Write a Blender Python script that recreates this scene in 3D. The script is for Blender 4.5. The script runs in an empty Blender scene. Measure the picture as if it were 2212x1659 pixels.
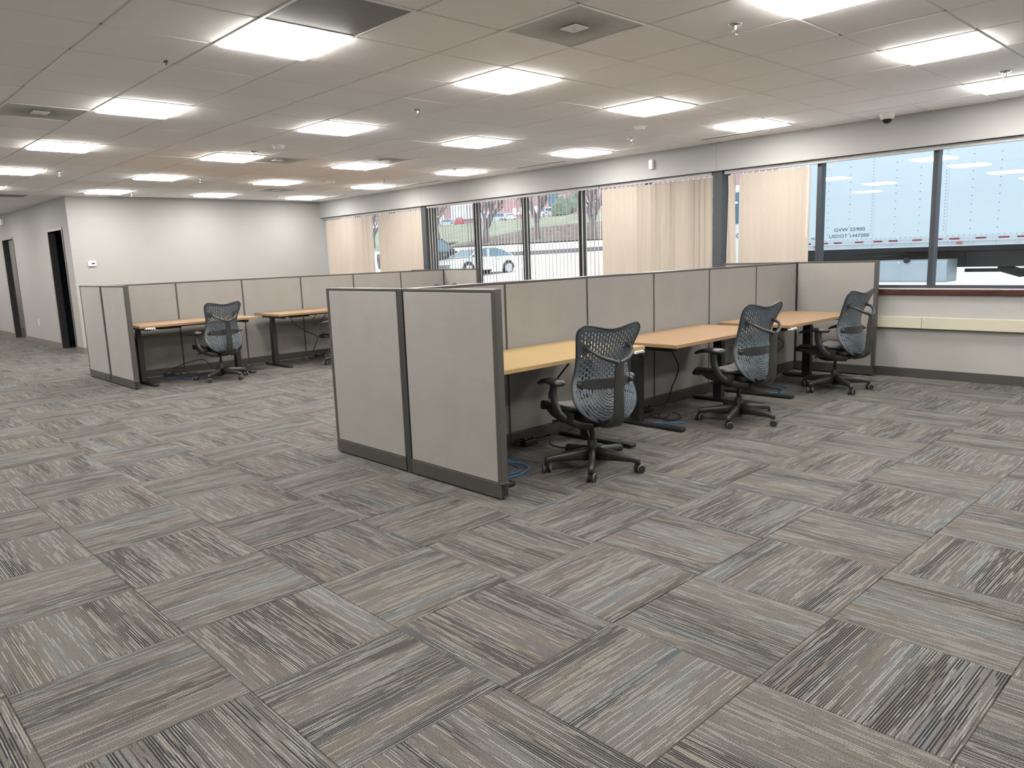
import bpy, bmesh, math, random
from mathutils import Vector, Matrix
random.seed(7)
scene = bpy.context.scene
COL = scene.collection
PI = math.pi

# ------------------------------------------------------------------ camera, sky, exposure
IMG_W, IMG_H, FPX = 2212.0, 1659.0, 1633.58
YAW, PITCH, ROLL, CAM_H = -0.811058, 0.167386, -0.0360256, 1.45
def camera_axes():
    cy, sy, cp, sp, cr, sr = (math.cos(YAW), math.sin(YAW), math.cos(PITCH), math.sin(PITCH), math.cos(ROLL), math.sin(ROLL))
    f = Vector((sy*cp, cy*cp, -sp)); rt = Vector((cy, -sy, 0)); up = rt.cross(f)
    return cr*rt + sr*up, -sr*rt + cr*up, f
CR, CU, CF = camera_axes()
cam_data = bpy.data.cameras.new('camera')
cam_data.sensor_width = 36; cam_data.lens = 36*FPX/IMG_W
cam_data.clip_start = .05; cam_data.clip_end = 600
cam = bpy.data.objects.new('camera', cam_data); COL.objects.link(cam)
cam.matrix_world = Matrix(((CR.x, CU.x, -CF.x, 0), (CR.y, CU.y, -CF.y, 0), (CR.z, CU.z, -CF.z, CAM_H), (0, 0, 0, 1)))
scene.camera = cam
def project(p):
    q = Vector(p) - Vector((0, 0, CAM_H)); z = q.dot(CF)
    if z < .05: return None
    return IMG_W/2 + FPX*q.dot(CR)/z, IMG_H/2 - FPX*q.dot(CU)/z

world = bpy.data.worlds.new('overcast_sky'); scene.world = world; world.use_nodes = True
wn = world.node_tree.nodes; wn['Background'].inputs[0].default_value = (.83, .92, 1.0, 1); wn['Background'].inputs[1].default_value = 2.15
scene.view_settings.view_transform = 'Standard'; scene.view_settings.look = 'None'
scene.view_settings.exposure = 0.0; scene.view_settings.gamma = 1.0
scene.view_settings.use_curve_mapping = False
PANEL_LIGHT = 42.0

# ------------------------------------------------------------------ materials
def nodes_of(name):
    m = bpy.data.materials.new(name); m.use_nodes = True
    nt = m.node_tree; return m, nt, nt.nodes['Principled BSDF']
def mat(name, col, rough=.5, metal=0, var=.06, scale=30, bump=0, bscale=None, spec=.5, stretch=None, detail=3):
    """procedural material: noise-varied colour, optional fine relief"""
    m, nt, b = nodes_of(name); N, L = nt.nodes, nt.links
    b.inputs['Roughness'].default_value = rough; b.inputs['Metallic'].default_value = metal
    b.inputs['Specular IOR Level'].default_value = spec
    tc = N.new('ShaderNodeTexCoord'); mp = N.new('ShaderNodeMapping'); L.new(tc.outputs['Object'], mp.inputs[0])
    if stretch: mp.inputs['Scale'].default_value = stretch
    nz = N.new('ShaderNodeTexNoise'); nz.inputs['Scale'].default_value = scale; nz.inputs['Detail'].default_value = detail
    L.new(mp.outputs[0], nz.inputs['Vector'])
    rp = N.new('ShaderNodeValToRGB')
    c = Vector(col)
    rp.color_ramp.elements[0].position = .3; rp.color_ramp.elements[1].position = .7
    rp.color_ramp.elements[0].color = (*(c*(1-var)), 1); rp.color_ramp.elements[1].color = (*(c*(1+var)), 1)
    L.new(nz.outputs['Fac'], rp.inputs[0]); L.new(rp.outputs[0], b.inputs['Base Color'])
    if bump:
        n2 = N.new('ShaderNodeTexNoise'); n2.inputs['Scale'].default_value = bscale or scale*4; n2.inputs['Detail'].default_value = 2
        L.new(mp.outputs[0], n2.inputs['Vector'])
        bp = N.new('ShaderNodeBump'); bp.inputs['Strength'].default_value = bump; bp.inputs['Distance'].default_value = .004
        L.new(n2.outputs['Fac'], bp.inputs['Height']); L.new(bp.outputs[0], b.inputs['Normal'])
    return m
def emit(name, col, s):
    m, nt, b = nodes_of(name)
    b.inputs['Base Color'].default_value = (.9, .9, .9, 1)
    b.inputs['Emission Color'].default_value = (*col, 1); b.inputs['Emission Strength'].default_value = s
    return m
M = {}
M['wall'] = mat('painted_wall', (.325, .320, .305), .75, var=.015, scale=3, bump=.08, bscale=220)
M['soffit'] = mat('painted_soffit', (.352, .352, .343), .7, var=.012, scale=3, bump=.06, bscale=220)
M['tile'] = mat('mineral_ceiling_tile', (.95, .925, .908), .9, var=.035, scale=160, bump=.25, bscale=300, detail=5)
M['tile_old'] = mat('mineral_ceiling_tile_aged', (.91, .85, .79), .9, var=.04, scale=140, bump=.25, bscale=300, detail=5)
M['grid'] = mat('painted_ceiling_grid', (.80, .78, .74), .5, var=.02)
M['plenum'] = mat('dark_plenum', (.05, .05, .05), .9)
M['base'] = mat('vinyl_baseboard', (.055, .053, .05), .45, var=.1, scale=8)
M['base_l'] = mat('vinyl_baseboard_taupe', (.16, .145, .125), .5, var=.08, scale=8)
M['dframe'] = mat('door_frame_paint', (.13, .115, .10), .4, var=.05)
M['dleaf'] = mat('dark_door_leaf', (.03, .03, .032), .35, var=.12, scale=12, stretch=(6, 6, .6))
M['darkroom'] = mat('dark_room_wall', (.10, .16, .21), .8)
M['trimdk'] = mat('charcoal_trim', (.060, .057, .052), .34, var=.06, scale=20)
M['trimpost'] = mat('charcoal_post', (.032, .034, .035), .42, var=.06, scale=20)
M['winframe'] = mat('window_frame_aluminium', (.022, .027, .033), .4, var=.08, scale=15)
M['colpaint'] = mat('column_cover', (.040, .045, .050), .55, var=.06, scale=15, bump=.1)
M['sill'] = mat('dark_wood_sill', (.05, .016, .012), .3, var=.4, scale=5, stretch=(.6, 3, 3))
M['silltop'] = mat('sill_nosing', (.42, .38, .40), .3)
M['raceway'] = mat('cream_raceway', (.45, .425, .335), .5, var=.02, scale=5)
M['plastic_w'] = mat('white_plastic', (.80, .79, .76), .4, var=.02)
M['plastic_b'] = mat('black_plastic', (.018, .018, .019), .42, var=.1)
M['chairframe'] = mat('graphite_chair_plastic', (.029, .029, .028), .38, var=.07, scale=40, bump=.04, bscale=500)
M['chairback'] = mat('slate_blue_back_shell', (.070, .087, .103), .42, var=.05, scale=30)
M['chairrim'] = mat('dark_back_rim', (.022, .024, .027), .45)
M['seatmesh'] = mat('taupe_seat_mesh', (.27, .255, .245), .8, var=.15, scale=260, bump=.3, bscale=500)
M['caster'] = mat('caster_black', (.014, .014, .014), .5)
M['casterring'] = mat('caster_ring', (.12, .12, .115), .4)
M['deskleg'] = mat('black_powder_coat', (.014, .015, .016), .45, var=.08, bump=.05, bscale=600)
M['cable'] = mat('black_cable', (.012, .012, .012), .5)
M['cable_blue'] = mat('blue_cable', (.03, .16, .42), .45)
M['cable_white'] = mat('white_cable', (.62, .62, .55), .45)
M['chrome'] = mat('chrome', (.55, .55, .55), .22, metal=1)
M['vent'] = mat('perforated_metal', (.36, .365, .36), .6, var=.05, scale=4)
M['slot'] = mat('slot_dark', (.03, .03, .028), .7)
M['black_glass'] = mat('smoked_dome', (.01, .01, .01), .1)
M['led'] = emit('led_diffuser', (1.0, .965, .915), PANEL_LIGHT)

def voronoi_holes(m, scale, hole=(.05, .05, .05)):
    return m
def vent_material():
    m, nt, b = nodes_of('perforated_vent_face'); N, L = nt.nodes, nt.links
    tc = N.new('ShaderNodeTexCoord'); wv = N.new('ShaderNodeTexBrick')
    wv.inputs['Scale'].default_value = 60; wv.inputs['Color1'].default_value = (.15, .15, .147, 1); wv.inputs['Color2'].default_value = (.17, .17, .165, 1)
    wv.inputs['Mortar'].default_value = (.42, .42, .40, 1); wv.inputs['Mortar Size'].default_value = .035
    wv.inputs['Brick Width'].default_value = .5; wv.inputs['Row Height'].default_value = .25
    L.new(tc.outputs['Object'], wv.inputs['Vector'])
    L.new(wv.outputs[0], b.inputs['Base Color']); b.inputs['Roughness'].default_value = .6
    return m
M['ventface'] = vent_material()
def dusty_vent():
    m, nt, b = nodes_of('dusty_diffuser_face'); N, L = nt.nodes, nt.links
    tc = N.new('ShaderNodeTexCoord'); ln = N.new('ShaderNodeVectorMath'); ln.operation = 'LENGTH'; L.new(tc.outputs['Object'], ln.inputs[0])
    nz = N.new('ShaderNodeTexNoise'); nz.inputs['Scale'].default_value = 9
    ad = N.new('ShaderNodeMath'); ad.operation = 'MULTIPLY_ADD'; ad.inputs[1].default_value = .10; L.new(nz.outputs['Fac'], ad.inputs[0]); L.new(ln.outputs['Value'], ad.inputs[2])
    rp = N.new('ShaderNodeValToRGB'); e = rp.color_ramp.elements; e[0].position = .11; e[0].color = (.30, .295, .28, 1); e[1].position = .33; e[1].color = (.66, .66, .635, 1)
    L.new(ad.outputs[0], rp.inputs[0])
    br = N.new('ShaderNodeTexBrick'); br.inputs['Scale'].default_value = 60; br.inputs['Color1'].default_value = (.66, .66, .66, 1); br.inputs['Color2'].default_value = (.72, .72, .72, 1); br.inputs['Mortar'].default_value = (1, 1, 1, 1); br.inputs['Mortar Size'].default_value = .06
    L.new(tc.outputs['Object'], br.inputs['Vector'])
    mx = N.new('ShaderNodeMix'); mx.data_type = 'RGBA'; mx.blend_type = 'MULTIPLY'; mx.inputs[0].default_value = 1; L.new(rp.outputs[0], mx.inputs[6]); L.new(br.outputs[0], mx.inputs[7])
    L.new(mx.outputs[2], b.inputs['Base Color']); b.inputs['Roughness'].default_value = .6
    return m
M['dustvent'] = dusty_vent()

def wood(name, a, bcol):
    m, nt, b = nodes_of(name); N, L = nt.nodes, nt.links
    tc = N.new('ShaderNodeTexCoord'); mp = N.new('ShaderNodeMapping'); mp.inputs['Scale'].default_value = (26, 1.3, 20)
    nz = N.new('ShaderNodeTexNoise'); nz.inputs['Scale'].default_value = 1.6; nz.inputs['Detail'].default_value = 6; nz.inputs['Roughness'].default_value = .6
    rp = N.new('ShaderNodeValToRGB'); rp.color_ramp.elements[0].position = .3; rp.color_ramp.elements[1].position = .72
    rp.color_ramp.elements[0].color = (*a, 1); rp.color_ramp.elements[1].color = (*bcol, 1)
    L.new(tc.outputs['Object'], mp.inputs[0]); L.new(mp.outputs[0], nz.inputs['Vector']); L.new(nz.outputs['Fac'], rp.inputs[0]); L.new(rp.outputs[0], b.inputs['Base Color'])
    b.inputs['Roughness'].default_value = .38; b.inputs['Specular IOR Level'].default_value = .35
    return m
M['maple'] = wood('maple_laminate', (.285, .198, .086), (.318, .223, .102))
M['oak'] = wood('oak_laminate', (.243, .152, .081), (.277, .175, .096))

def fabric():
    m, nt, b = nodes_of('panel_fabric'); N, L = nt.nodes, nt.links
    tc = N.new('ShaderNodeTexCoord')
    mp = N.new('ShaderNodeMapping'); mp.inputs['Scale'].default_value = (90, 90, 260)
    L.new(tc.outputs['Object'], mp.inputs[0])
    nz = N.new('ShaderNodeTexNoise'); nz.inputs['Scale'].default_value = 1; nz.inputs['Detail'].default_value = 4
    L.new(mp.outputs[0], nz.inputs['Vector'])
    rp = N.new('ShaderNodeValToRGB'); e = rp.color_ramp.elements
    e[0].position = .30; e[0].color = (.228, .214, .202, 1); e[1].position = .68; e[1].color = (.263, .249, .236, 1)
    L.new(nz.outputs['Fac'], rp.inputs[0])
    st = N.new('ShaderNodeTexNoise'); st.inputs['Scale'].default_value = 3.2; st.inputs['Detail'].default_value = 3
    L.new(tc.outputs['Object'], st.inputs['Vector'])
    r2 = N.new('ShaderNodeValToRGB'); r2.color_ramp.elements[0].position = .30; r2.color_ramp.elements[1].position = .55
    r2.color_ramp.elements[0].color = (.95, .93, .90, 1); r2.color_ramp.elements[1].color = (1, 1, 1, 1)
    L.new(st.outputs['Fac'], r2.inputs[0])
    mx = N.new('ShaderNodeMix'); mx.data_type = 'RGBA'; mx.blend_type = 'MULTIPLY'; mx.inputs[0].default_value = 1
    L.new(rp.outputs[0], mx.inputs[6]); L.new(r2.outputs[0], mx.inputs[7]); L.new(mx.outputs[2], b.inputs['Base Color'])
    b.inputs['Roughness'].default_value = .92; b.inputs['Sheen Weight'].default_value = .15
    bp = N.new('ShaderNodeBump'); bp.inputs['Strength'].default_value = .22; bp.inputs['Distance'].default_value = .0015
    L.new(nz.outputs['Fac'], bp.inputs['Height']); L.new(bp.outputs[0], b.inputs['Normal'])
    return m
M['fabric'] = fabric()

def blind_material():
    m, nt, b = nodes_of('blind_vane'); N, L = nt.nodes, nt.links
    tc = N.new('ShaderNodeTexCoord'); mp = N.new('ShaderNodeMapping'); mp.inputs['Scale'].default_value = (300, 300, 12)
    nz = N.new('ShaderNodeTexNoise'); nz.inputs['Scale'].default_value = 1
    L.new(tc.outputs['Object'], mp.inputs[0]); L.new(mp.outputs[0], nz.inputs['Vector'])
    rp = N.new('ShaderNodeValToRGB'); rp.color_ramp.elements[0].color = (.45, .395, .335, 1); rp.color_ramp.elements[1].color = (.50, .443, .382, 1)
    L.new(nz.outputs['Fac'], rp.inputs[0]); L.new(rp.outputs[0], b.inputs['Base Color']); b.inputs['Roughness'].default_value = .7
    tr = N.new('ShaderNodeBsdfTranslucent'); tr.inputs[0].default_value = (.75, .62, .48, 1)
    mx = N.new('ShaderNodeMixShader'); mx.inputs[0].default_value = .16
    L.new(b.outputs[0], mx.inputs[1]); L.new(tr.outputs[0], mx.inputs[2]); L.new(mx.outputs[0], N['Material Output'].inputs[0])
    return m
M['vane'] = blind_material()
M['headrail'] = mat('grey_headrail', (.36, .36, .355), .4)

def glass_material(name, tint, ior=1.5):
    m, nt, b = nodes_of(name); N, L = nt.nodes, nt.links
    tr = N.new('ShaderNodeBsdfTransparent'); tr.inputs[0].default_value = (*tint, 1)
    gl = N.new('ShaderNodeBsdfGlossy'); gl.inputs['Roughness'].default_value = .004
    lw = N.new('ShaderNodeLayerWeight'); lw.inputs[0].default_value = .5
    pw = N.new('ShaderNodeMath'); pw.operation = 'POWER'; pw.inputs[1].default_value = 5; L.new(lw.outputs['Facing'], pw.inputs[0])
    fr = N.new('ShaderNodeMath'); fr.operation = 'MULTIPLY_ADD'; fr.inputs[1].default_value = .95; fr.inputs[2].default_value = .045; L.new(pw.outputs[0], fr.inputs[0])
    nz = N.new('ShaderNodeTexNoise'); nz.inputs['Scale'].default_value = .8
    bp = N.new('ShaderNodeBump'); bp.inputs['Strength'].default_value = .004; L.new(nz.outputs[0], bp.inputs['Height']); L.new(bp.outputs[0], gl.inputs['Normal'])
    mx = N.new('ShaderNodeMixShader'); L.new(fr.outputs[0], mx.inputs[0]); L.new(tr.outputs[0], mx.inputs[1]); L.new(gl.outputs[0], mx.inputs[2])
    L.new(mx.outputs[0], N['Material Output'].inputs[0])
    return m
M['glass'] = glass_material('window_glass', (.965, .98, .985), 1.6)

# carpet: quarter-turned tiles, 74 ribs each, colours streaked along the ribs
TILE = .6096; TX0, TY0 = -1.17, .977
def carpet():
    m, nt, b = nodes_of('striated_carpet_tile'); N, L = nt.nodes, nt.links
    def math_(op, a, c=None, d=None):
        n = N.new('ShaderNodeMath'); n.operation = op
        for i, v in enumerate((a, c, d)):
            if v is None: continue
            if isinstance(v, (int, float)): n.inputs[i].default_value = v
            else: L.new(v, n.inputs[i])
        return n.outputs[0]
    geo = N.new('ShaderNodeNewGeometry'); sx = N.new('ShaderNodeSeparateXYZ'); L.new(geo.outputs['Position'], sx.inputs[0])
    u = math_('DIVIDE', math_('SUBTRACT', sx.outputs[0], TX0), TILE); v = math_('DIVIDE', math_('SUBTRACT', sx.outputs[1], TY0), TILE)
    fu, fv = math_('FLOOR', u), math_('FLOOR', v); ru, rv = math_('SUBTRACT', u, fu), math_('SUBTRACT', v, fv)
    par = math_('FLOORED_MODULO', math_('ADD', fu, fv), 2)
    def sel(a, c):  # par==1 -> a else c
        return math_('ADD', math_('MULTIPLY', a, par), math_('MULTIPLY', c, math_('SUBTRACT', 1, par)))
    along, across = sel(ru, rv), sel(rv, ru)
    cid = N.new('ShaderNodeCombineXYZ'); L.new(fu, cid.inputs[0]); L.new(fv, cid.inputs[1])
    wn_ = N.new('ShaderNodeTexWhiteNoise'); wn_.noise_dimensions = '3D'; L.new(cid.outputs[0], wn_.inputs[0])
    rnd = math_('MULTIPLY', wn_.outputs['Value'], 300)
    ribs = math_('MULTIPLY', across, 140); rib = math_('FLOOR', ribs); ribf = math_('SUBTRACT', ribs, rib)
    def noise(a, c, sa, sc, off, detail=2):
        cb = N.new('ShaderNodeCombineXYZ'); L.new(math_('MULTIPLY', a, sa), cb.inputs[0]); L.new(math_('MULTIPLY', c, sc), cb.inputs[1]); L.new(math_('ADD', rnd, off), cb.inputs[2])
        nz = N.new('ShaderNodeTexNoise'); nz.inputs['Scale'].default_value = 1; nz.inputs['Detail'].default_value = detail; L.new(cb.outputs[0], nz.inputs['Vector'])
        return nz.outputs['Fac']
    def ramp(f, stops, interp='LINEAR'):
        r = N.new('ShaderNodeValToRGB'); r.color_ramp.interpolation = interp
        el = r.color_ramp.elements
        while len(el) < len(stops): el.new(.5)
        for e, (p, c) in zip(el, stops):
            e.position = p; e.color = (*c, 1)
        L.new(f, r.inputs[0]); return r.outputs[0]
    def mix(fac, a, c, mode='MIX'):
        n = N.new('ShaderNodeMix'); n.data_type = 'RGBA'; n.blend_type = mode
        if isinstance(fac, (int, float)): n.inputs[0].default_value = fac
        else: L.new(fac, n.inputs[0])
        L.new(a, n.inputs[6]); L.new(c, n.inputs[7]); return n.outputs[2]
    cr = N.new('ShaderNodeCombineXYZ'); L.new(fu, cr.inputs[0]); L.new(fv, cr.inputs[1]); L.new(rib, cr.inputs[2])
    wr = N.new('ShaderNodeTexWhiteNoise'); wr.noise_dimensions = '3D'; L.new(cr.outputs[0], wr.inputs[0])
    rr = math_('MULTIPLY', wr.outputs['Value'], 700)
    def streak(freq, off, detail=2):     # every rib has its own yarn, changing colour along its length
        n = N.new('ShaderNodeTexNoise'); n.noise_dimensions = '2D'; n.inputs['Scale'].default_value = 1; n.inputs['Detail'].default_value = detail
        cb = N.new('ShaderNodeCombineXYZ'); L.new(math_('ADD', math_('MULTIPLY', along, freq), math_('MULTIPLY', rr, 1.37)), cb.inputs[0]); L.new(math_('ADD', rr, off), cb.inputs[1])
        L.new(cb.outputs[0], n.inputs['Vector']); return n.outputs['Fac']
    zone = math_('ADD', math_('MULTIPLY', noise(along, rib, .45, .040, 0, 2), .78), math_('MULTIPLY', streak(.9, 5, 2), .22))
    base = ramp(zone, [(.24, (.057, .072, .088)), (.36, (.116, .121, .120)), (.45, (.107, .100, .094)), (.54, (.097, .090, .084)), (.60, (.114, .100, .083)), (.66, (.096, .084, .080)), (.76, (.096, .108, .111))])
    light = ramp(streak(1.9, 40, 3), [(.535, (0, 0, 0)), (.58, (1, 1, 1))])
    dark = ramp(streak(1.2, 90, 3), [(.44, (0, 0, 0)), (.48, (1, 1, 1))])
    zone2 = noise(along, rib, .5, .030, 90, 1)
    darkzone = ramp(zone2, [(.36, (.14, .14, .14)), (.47, (.34, .34, .34)), (.58, (1, 1, 1))])
    dk = N.new('ShaderNodeMix'); dk.data_type = 'RGBA'; dk.blend_type = 'MULTIPLY'; dk.inputs[0].default_value = 1; L.new(dark, dk.inputs[6]); L.new(darkzone, dk.inputs[7])
    c_light = N.new('ShaderNodeRGB'); c_light.outputs[0].default_value = (.225, .222, .21, 1)
    c_dark = N.new('ShaderNodeRGB'); c_dark.outputs[0].default_value = (.010, .011, .015, 1)
    sepl = N.new('ShaderNodeSeparateColor'); L.new(light, sepl.inputs[0]); sepd = N.new('ShaderNodeSeparateColor'); L.new(dk.outputs[2], sepd.inputs[0])
    alt = math_('FLOORED_MODULO', rib, 2)
    col = mix(math_('MULTIPLY', math_('MULTIPLY', sepl.outputs[0], .74), math_('SUBTRACT', 1, math_('MULTIPLY', alt, .8))), base, c_light.outputs[0])
    col = mix(math_('MULTIPLY', math_('MULTIPLY', sepd.outputs[0], .95), math_('ADD', .10, math_('MULTIPLY', alt, .90))), col, c_dark.outputs[0])
    # pile speckle and rib grooves
    sp = N.new('ShaderNodeTexNoise'); sp.inputs['Scale'].default_value = 300; sp.inputs['Detail'].default_value = 2; L.new(geo.outputs['Position'], sp.inputs['Vector'])
    spk = ramp(sp.outputs['Fac'], [(.32, (.45, .45, .45)), (.68, (1.62, 1.62, 1.60))])
    col = mix(1.0, col, spk, 'MULTIPLY')
    groove = math_('SUBTRACT', 1, math_('POWER', math_('ABSOLUTE', math_('SUBTRACT', math_('MULTIPLY', ribf, 2), 1)), 4))
    gr = ramp(groove, [(0, (.62, .62, .62)), (.5, (1.03, 1.03, 1.03))])
    col = mix(1.0, col, gr, 'MULTIPLY')
    L.new(col, b.inputs['Base Color']); b.inputs['Roughness'].default_value = .95; b.inputs['Specular IOR Level'].default_value = .15
    hgt = math_('ADD', groove, math_('MULTIPLY', sp.outputs['Fac'], .8))
    bp = N.new('ShaderNodeBump'); bp.inputs['Strength'].default_value = .5; bp.inputs['Distance'].default_value = .003
    L.new(hgt, bp.inputs['Height']); L.new(bp.outputs[0], b.inputs['Normal'])
    return m
M['carpet'] = carpet()

# outdoors
M['asphalt'] = mat('pale_asphalt', (.78, .78, .78), .9, var=.06, scale=.6)
M['curb'] = mat('grey_curb', (.20, .19, .21), .9, var=.1, scale=2)
M['grass'] = mat('pale_lawn', (.33, .365, .27), .95, var=.22, scale=.35, detail=6)
M['mulch'] = mat('mulch_bed', (.21, .165, .155), .95, var=.55, scale=.8, detail=6, stretch=(1, 2.2, 2))
M['bark'] = mat('bare_bark', (.20, .18, .20), .9, var=.2, scale=6)
M['bricks'] = mat('far_brick', (.50, .31, .33), .9, var=.1, scale=1.2)
M['winwhite'] = mat('far_window_white', (.80, .80, .80), .6, var=.05, scale=1)
M['carwhite'] = mat('white_car_paint', (.80, .83, .85), .18, var=.02)
M['cardark'] = mat('dark_car_paint', (.03, .06, .085), .2, var=.1)
M['carred'] = mat('red_car_paint', (.75, .09, .12), .25, var=.05)
M['carsilver'] = mat('silver_car_paint', (.62, .66, .70), .25, var=.04)
M['carglass'] = mat('car_glass', (.10, .20, .28), .08, var=.1)
M['tyre'] = mat('tyre', (.03, .03, .035), .7)
M['alloy'] = mat('alloy_wheel', (.55, .57, .6), .3, metal=.6)
M['lamp'] = mat('head_lamp', (.72, .76, .8), .15)
M['truckwhite'] = mat('white_trailer_skin', (.60, .68, .72), .42, var=.03, scale=.7, bump=.06, bscale=2.2)
M['rail'] = mat('aluminium_rub_rail', (.62, .66, .69), .35, metal=.35, var=.04, scale=3)
M['rivet'] = mat('rivet_grey', (.26, .31, .36), .45, metal=.3)
M['chassis'] = mat('black_chassis', (.014, .016, .02), .6, var=.2, scale=2)
M['tankbox'] = mat('aluminium_tool_box', (.46, .53, .57), .45, metal=.25, var=.07, scale=2)
M['reflector'] = mat('red_reflective_tape', (.24, .02, .035), .4, var=.2, scale=30)
M['reflector_o'] = mat('orange_marker', (.60, .10, .06), .3)
M['ink'] = mat('dark_lettering', (.07, .12, .15), .6)
M['evergreen'] = mat('evergreen_foliage', (.24, .29, .24), .9, var=.3, scale=1.5, bump=.4, bscale=6)

# ------------------------------------------------------------------ mesh building
class MB:
    def __init__(s): s.v, s.f = [], []
    def add(s, vs, fs):
        o = len(s.v); s.v += [tuple(p) for p in vs]; s.f += [tuple(i+o for i in f) for f in fs]; return s
    def box(s, x0, x1, y0, y1, z0, z1):
        return s.add([(x0,y0,z0),(x1,y0,z0),(x1,y1,z0),(x0,y1,z0),(x0,y0,z1),(x1,y0,z1),(x1,y1,z1),(x0,y1,z1)],
                     [(3,2,1,0),(4,5,6,7),(0,1,5,4),(1,2,6,5),(2,3,7,6),(3,0,4,7)])
    def loft(s, rings, cap=True, close=True):
        n = len(rings[0]); vs = [p for r in rings for p in r]; fs = []
        for i in range(len(rings)-1):
            for j in range(n if close else n-1):
                a, b_ = i*n+j, i*n+(j+1) % n
                fs.append((a, b_, b_+n, a+n))
        if cap and close:
            fs.append(tuple(range(n-1, -1, -1))); o = (len(rings)-1)*n; fs.append(tuple(range(o, o+n)))
        return s.add(vs, fs)
    def cyl(s, p, r0, r1, h, n=16, axis=2):
        rings = []
        for (r, t) in ((r0, 0), (r1, h)):
            ring = []
            for k in range(n):
                a = 2*PI*k/n; q = [r*math.cos(a), r*math.sin(a), t]
                if axis == 0: q = [q[2], q[0], q[1]]
                elif axis == 1: q = [q[1], q[2], q[0]]
                ring.append((p[0]+q[0], p[1]+q[1], p[2]+q[2]))
            rings.append(ring)
        return s.loft(rings)
    def lathe(s, c, prof, n=20):
        return s.loft([[(c[0]+r*math.cos(2*PI*k/n), c[1]+r*math.sin(2*PI*k/n), c[2]+z) for k in range(n)] for r, z in prof])
    def tube(s, pts, r, n=8, flat=None):
        pts = [Vector(p) for p in pts]; rs = r if isinstance(r, (list, tuple)) else [r]*len(pts); rings = []
        prev = None
        for i, p in enumerate(pts):
            t = (pts[min(i+1, len(pts)-1)] - pts[max(i-1, 0)]).normalized()
            ref = Vector((0, 0, 1)) if abs(t.z) < .9 else Vector((1, 0, 0))
            if prev is None: a = t.cross(ref).normalized()
            else: a = (prev - t*prev.dot(t)).normalized()
            prev = a; b_ = t.cross(a)
            fa, fb = flat if flat else (1, 1)
            rings.append([p + (a*math.cos(2*PI*k/n)*fa + b_*math.sin(2*PI*k/n)*fb)*rs[i] for k in range(n)])
        return s.loft(rings)
    def prism(s, poly, y0, y1, axis='y'):
        """polygon (a,b) extruded; axis y: (x,z) polygon along y; axis x: (y,z) along x; axis z: (x,y) along z"""
        f = {'y': lambda a, b_, t: (a, t, b_), 'x': lambda a, b_, t: (t, a, b_), 'z': lambda a, b_, t: (a, b_, t)}[axis]
        return s.loft([[f(a, b_, y0) for a, b_ in poly], [f(a, b_, y1) for a, b_ in poly]])
    def mesh(s, name, m, smooth=False):
        me = bpy.data.meshes.new(name); me.from_pydata(s.v, [], s.f); me.validate()
        bm = bmesh.new(); bm.from_mesh(me); bmesh.ops.recalc_face_normals(bm, faces=bm.faces); bm.to_mesh(me); bm.free()
        me.materials.append(m)
        if smooth: me.polygons.foreach_set('use_smooth', [True]*len(me.polygons))
        return me
    def build(s, name, m, parent=None, smooth=False, bevel=0, loc=None, angle=40):
        o = bpy.data.objects.new(name, s.mesh(name, m, smooth)); COL.objects.link(o); o.parent = parent
        if loc: o.location = loc
        if smooth: md = o.modifiers.new('edges', 'EDGE_SPLIT'); md.split_angle = math.radians(angle)
        if bevel:
            bv = o.modifiers.new('bevel', 'BEVEL'); bv.width = bevel; bv.segments = 2; bv.limit_method = 'ANGLE'
        return o
def spline(pts, n=8):
    """Catmull-Rom through points"""
    P = [Vector(p) for p in pts]; P = [P[0]*2-P[1]] + P + [P[-1]*2-P[-2]]; out = []
    for i in range(1, len(P)-2):
        for k in range(n):
            t = k/n; a, b_, c, d = P[i-1], P[i], P[i+1], P[i+2]
            out.append(.5*((2*b_) + (c-a)*t + (2*a-5*b_+4*c-d)*t*t + (3*b_-a-3*c+d)*t**3))
    out.append(P[-2]); return out
def interp(tab, x):
    if x <= tab[0][0]: return tab[0][1]
    for (a, va), (b_, vb) in zip(tab, tab[1:]):
        if x <= b_:
            t = (x-a)/(b_-a); t = t*t*(3-2*t) if False else t
            return va+(vb-va)*t
    return tab[-1][1]
def tag(o, label=None, cat=None, group=None, kind=None):
    for k, v in (('label', label), ('category', cat), ('group', group), ('kind', kind)):
        if v: o[k] = v
    return o
def empty(name, loc=(0, 0, 0), rz=0, label=None, cat=None, group=None, kind=None, parent=None):
    o = bpy.data.objects.new(name, None); COL.objects.link(o); o.location = loc; o.rotation_euler = (0, 0, rz)
    o.empty_display_size = .1; o.parent = parent
    return tag(o, label, cat, group, kind)
def link(name, me, parent=None, loc=(0, 0, 0), rot=(0, 0, 0)):
    o = bpy.data.objects.new(name, me); COL.objects.link(o); o.parent = parent; o.location = loc; o.rotation_euler = rot
    return o
def copy_tree(o, parent=None):
    c = o.copy(); COL.objects.link(c); c.parent = parent
    for ch in list(o.children): copy_tree(ch, c)
    return c
ORD = ['first', 'second', 'third', 'fourth', 'fifth', 'sixth', 'seventh', 'eighth', 'ninth', 'tenth', 'eleventh', 'twelfth']

# ------------------------------------------------------------------ room shell
CEIL = 2.762; WY = 8.72; WX = -15.1; DY = 3.78
XR, YB, XL = 4.2, -4.6, -27.0
HEAD, SILL = 2.42, .955

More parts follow.
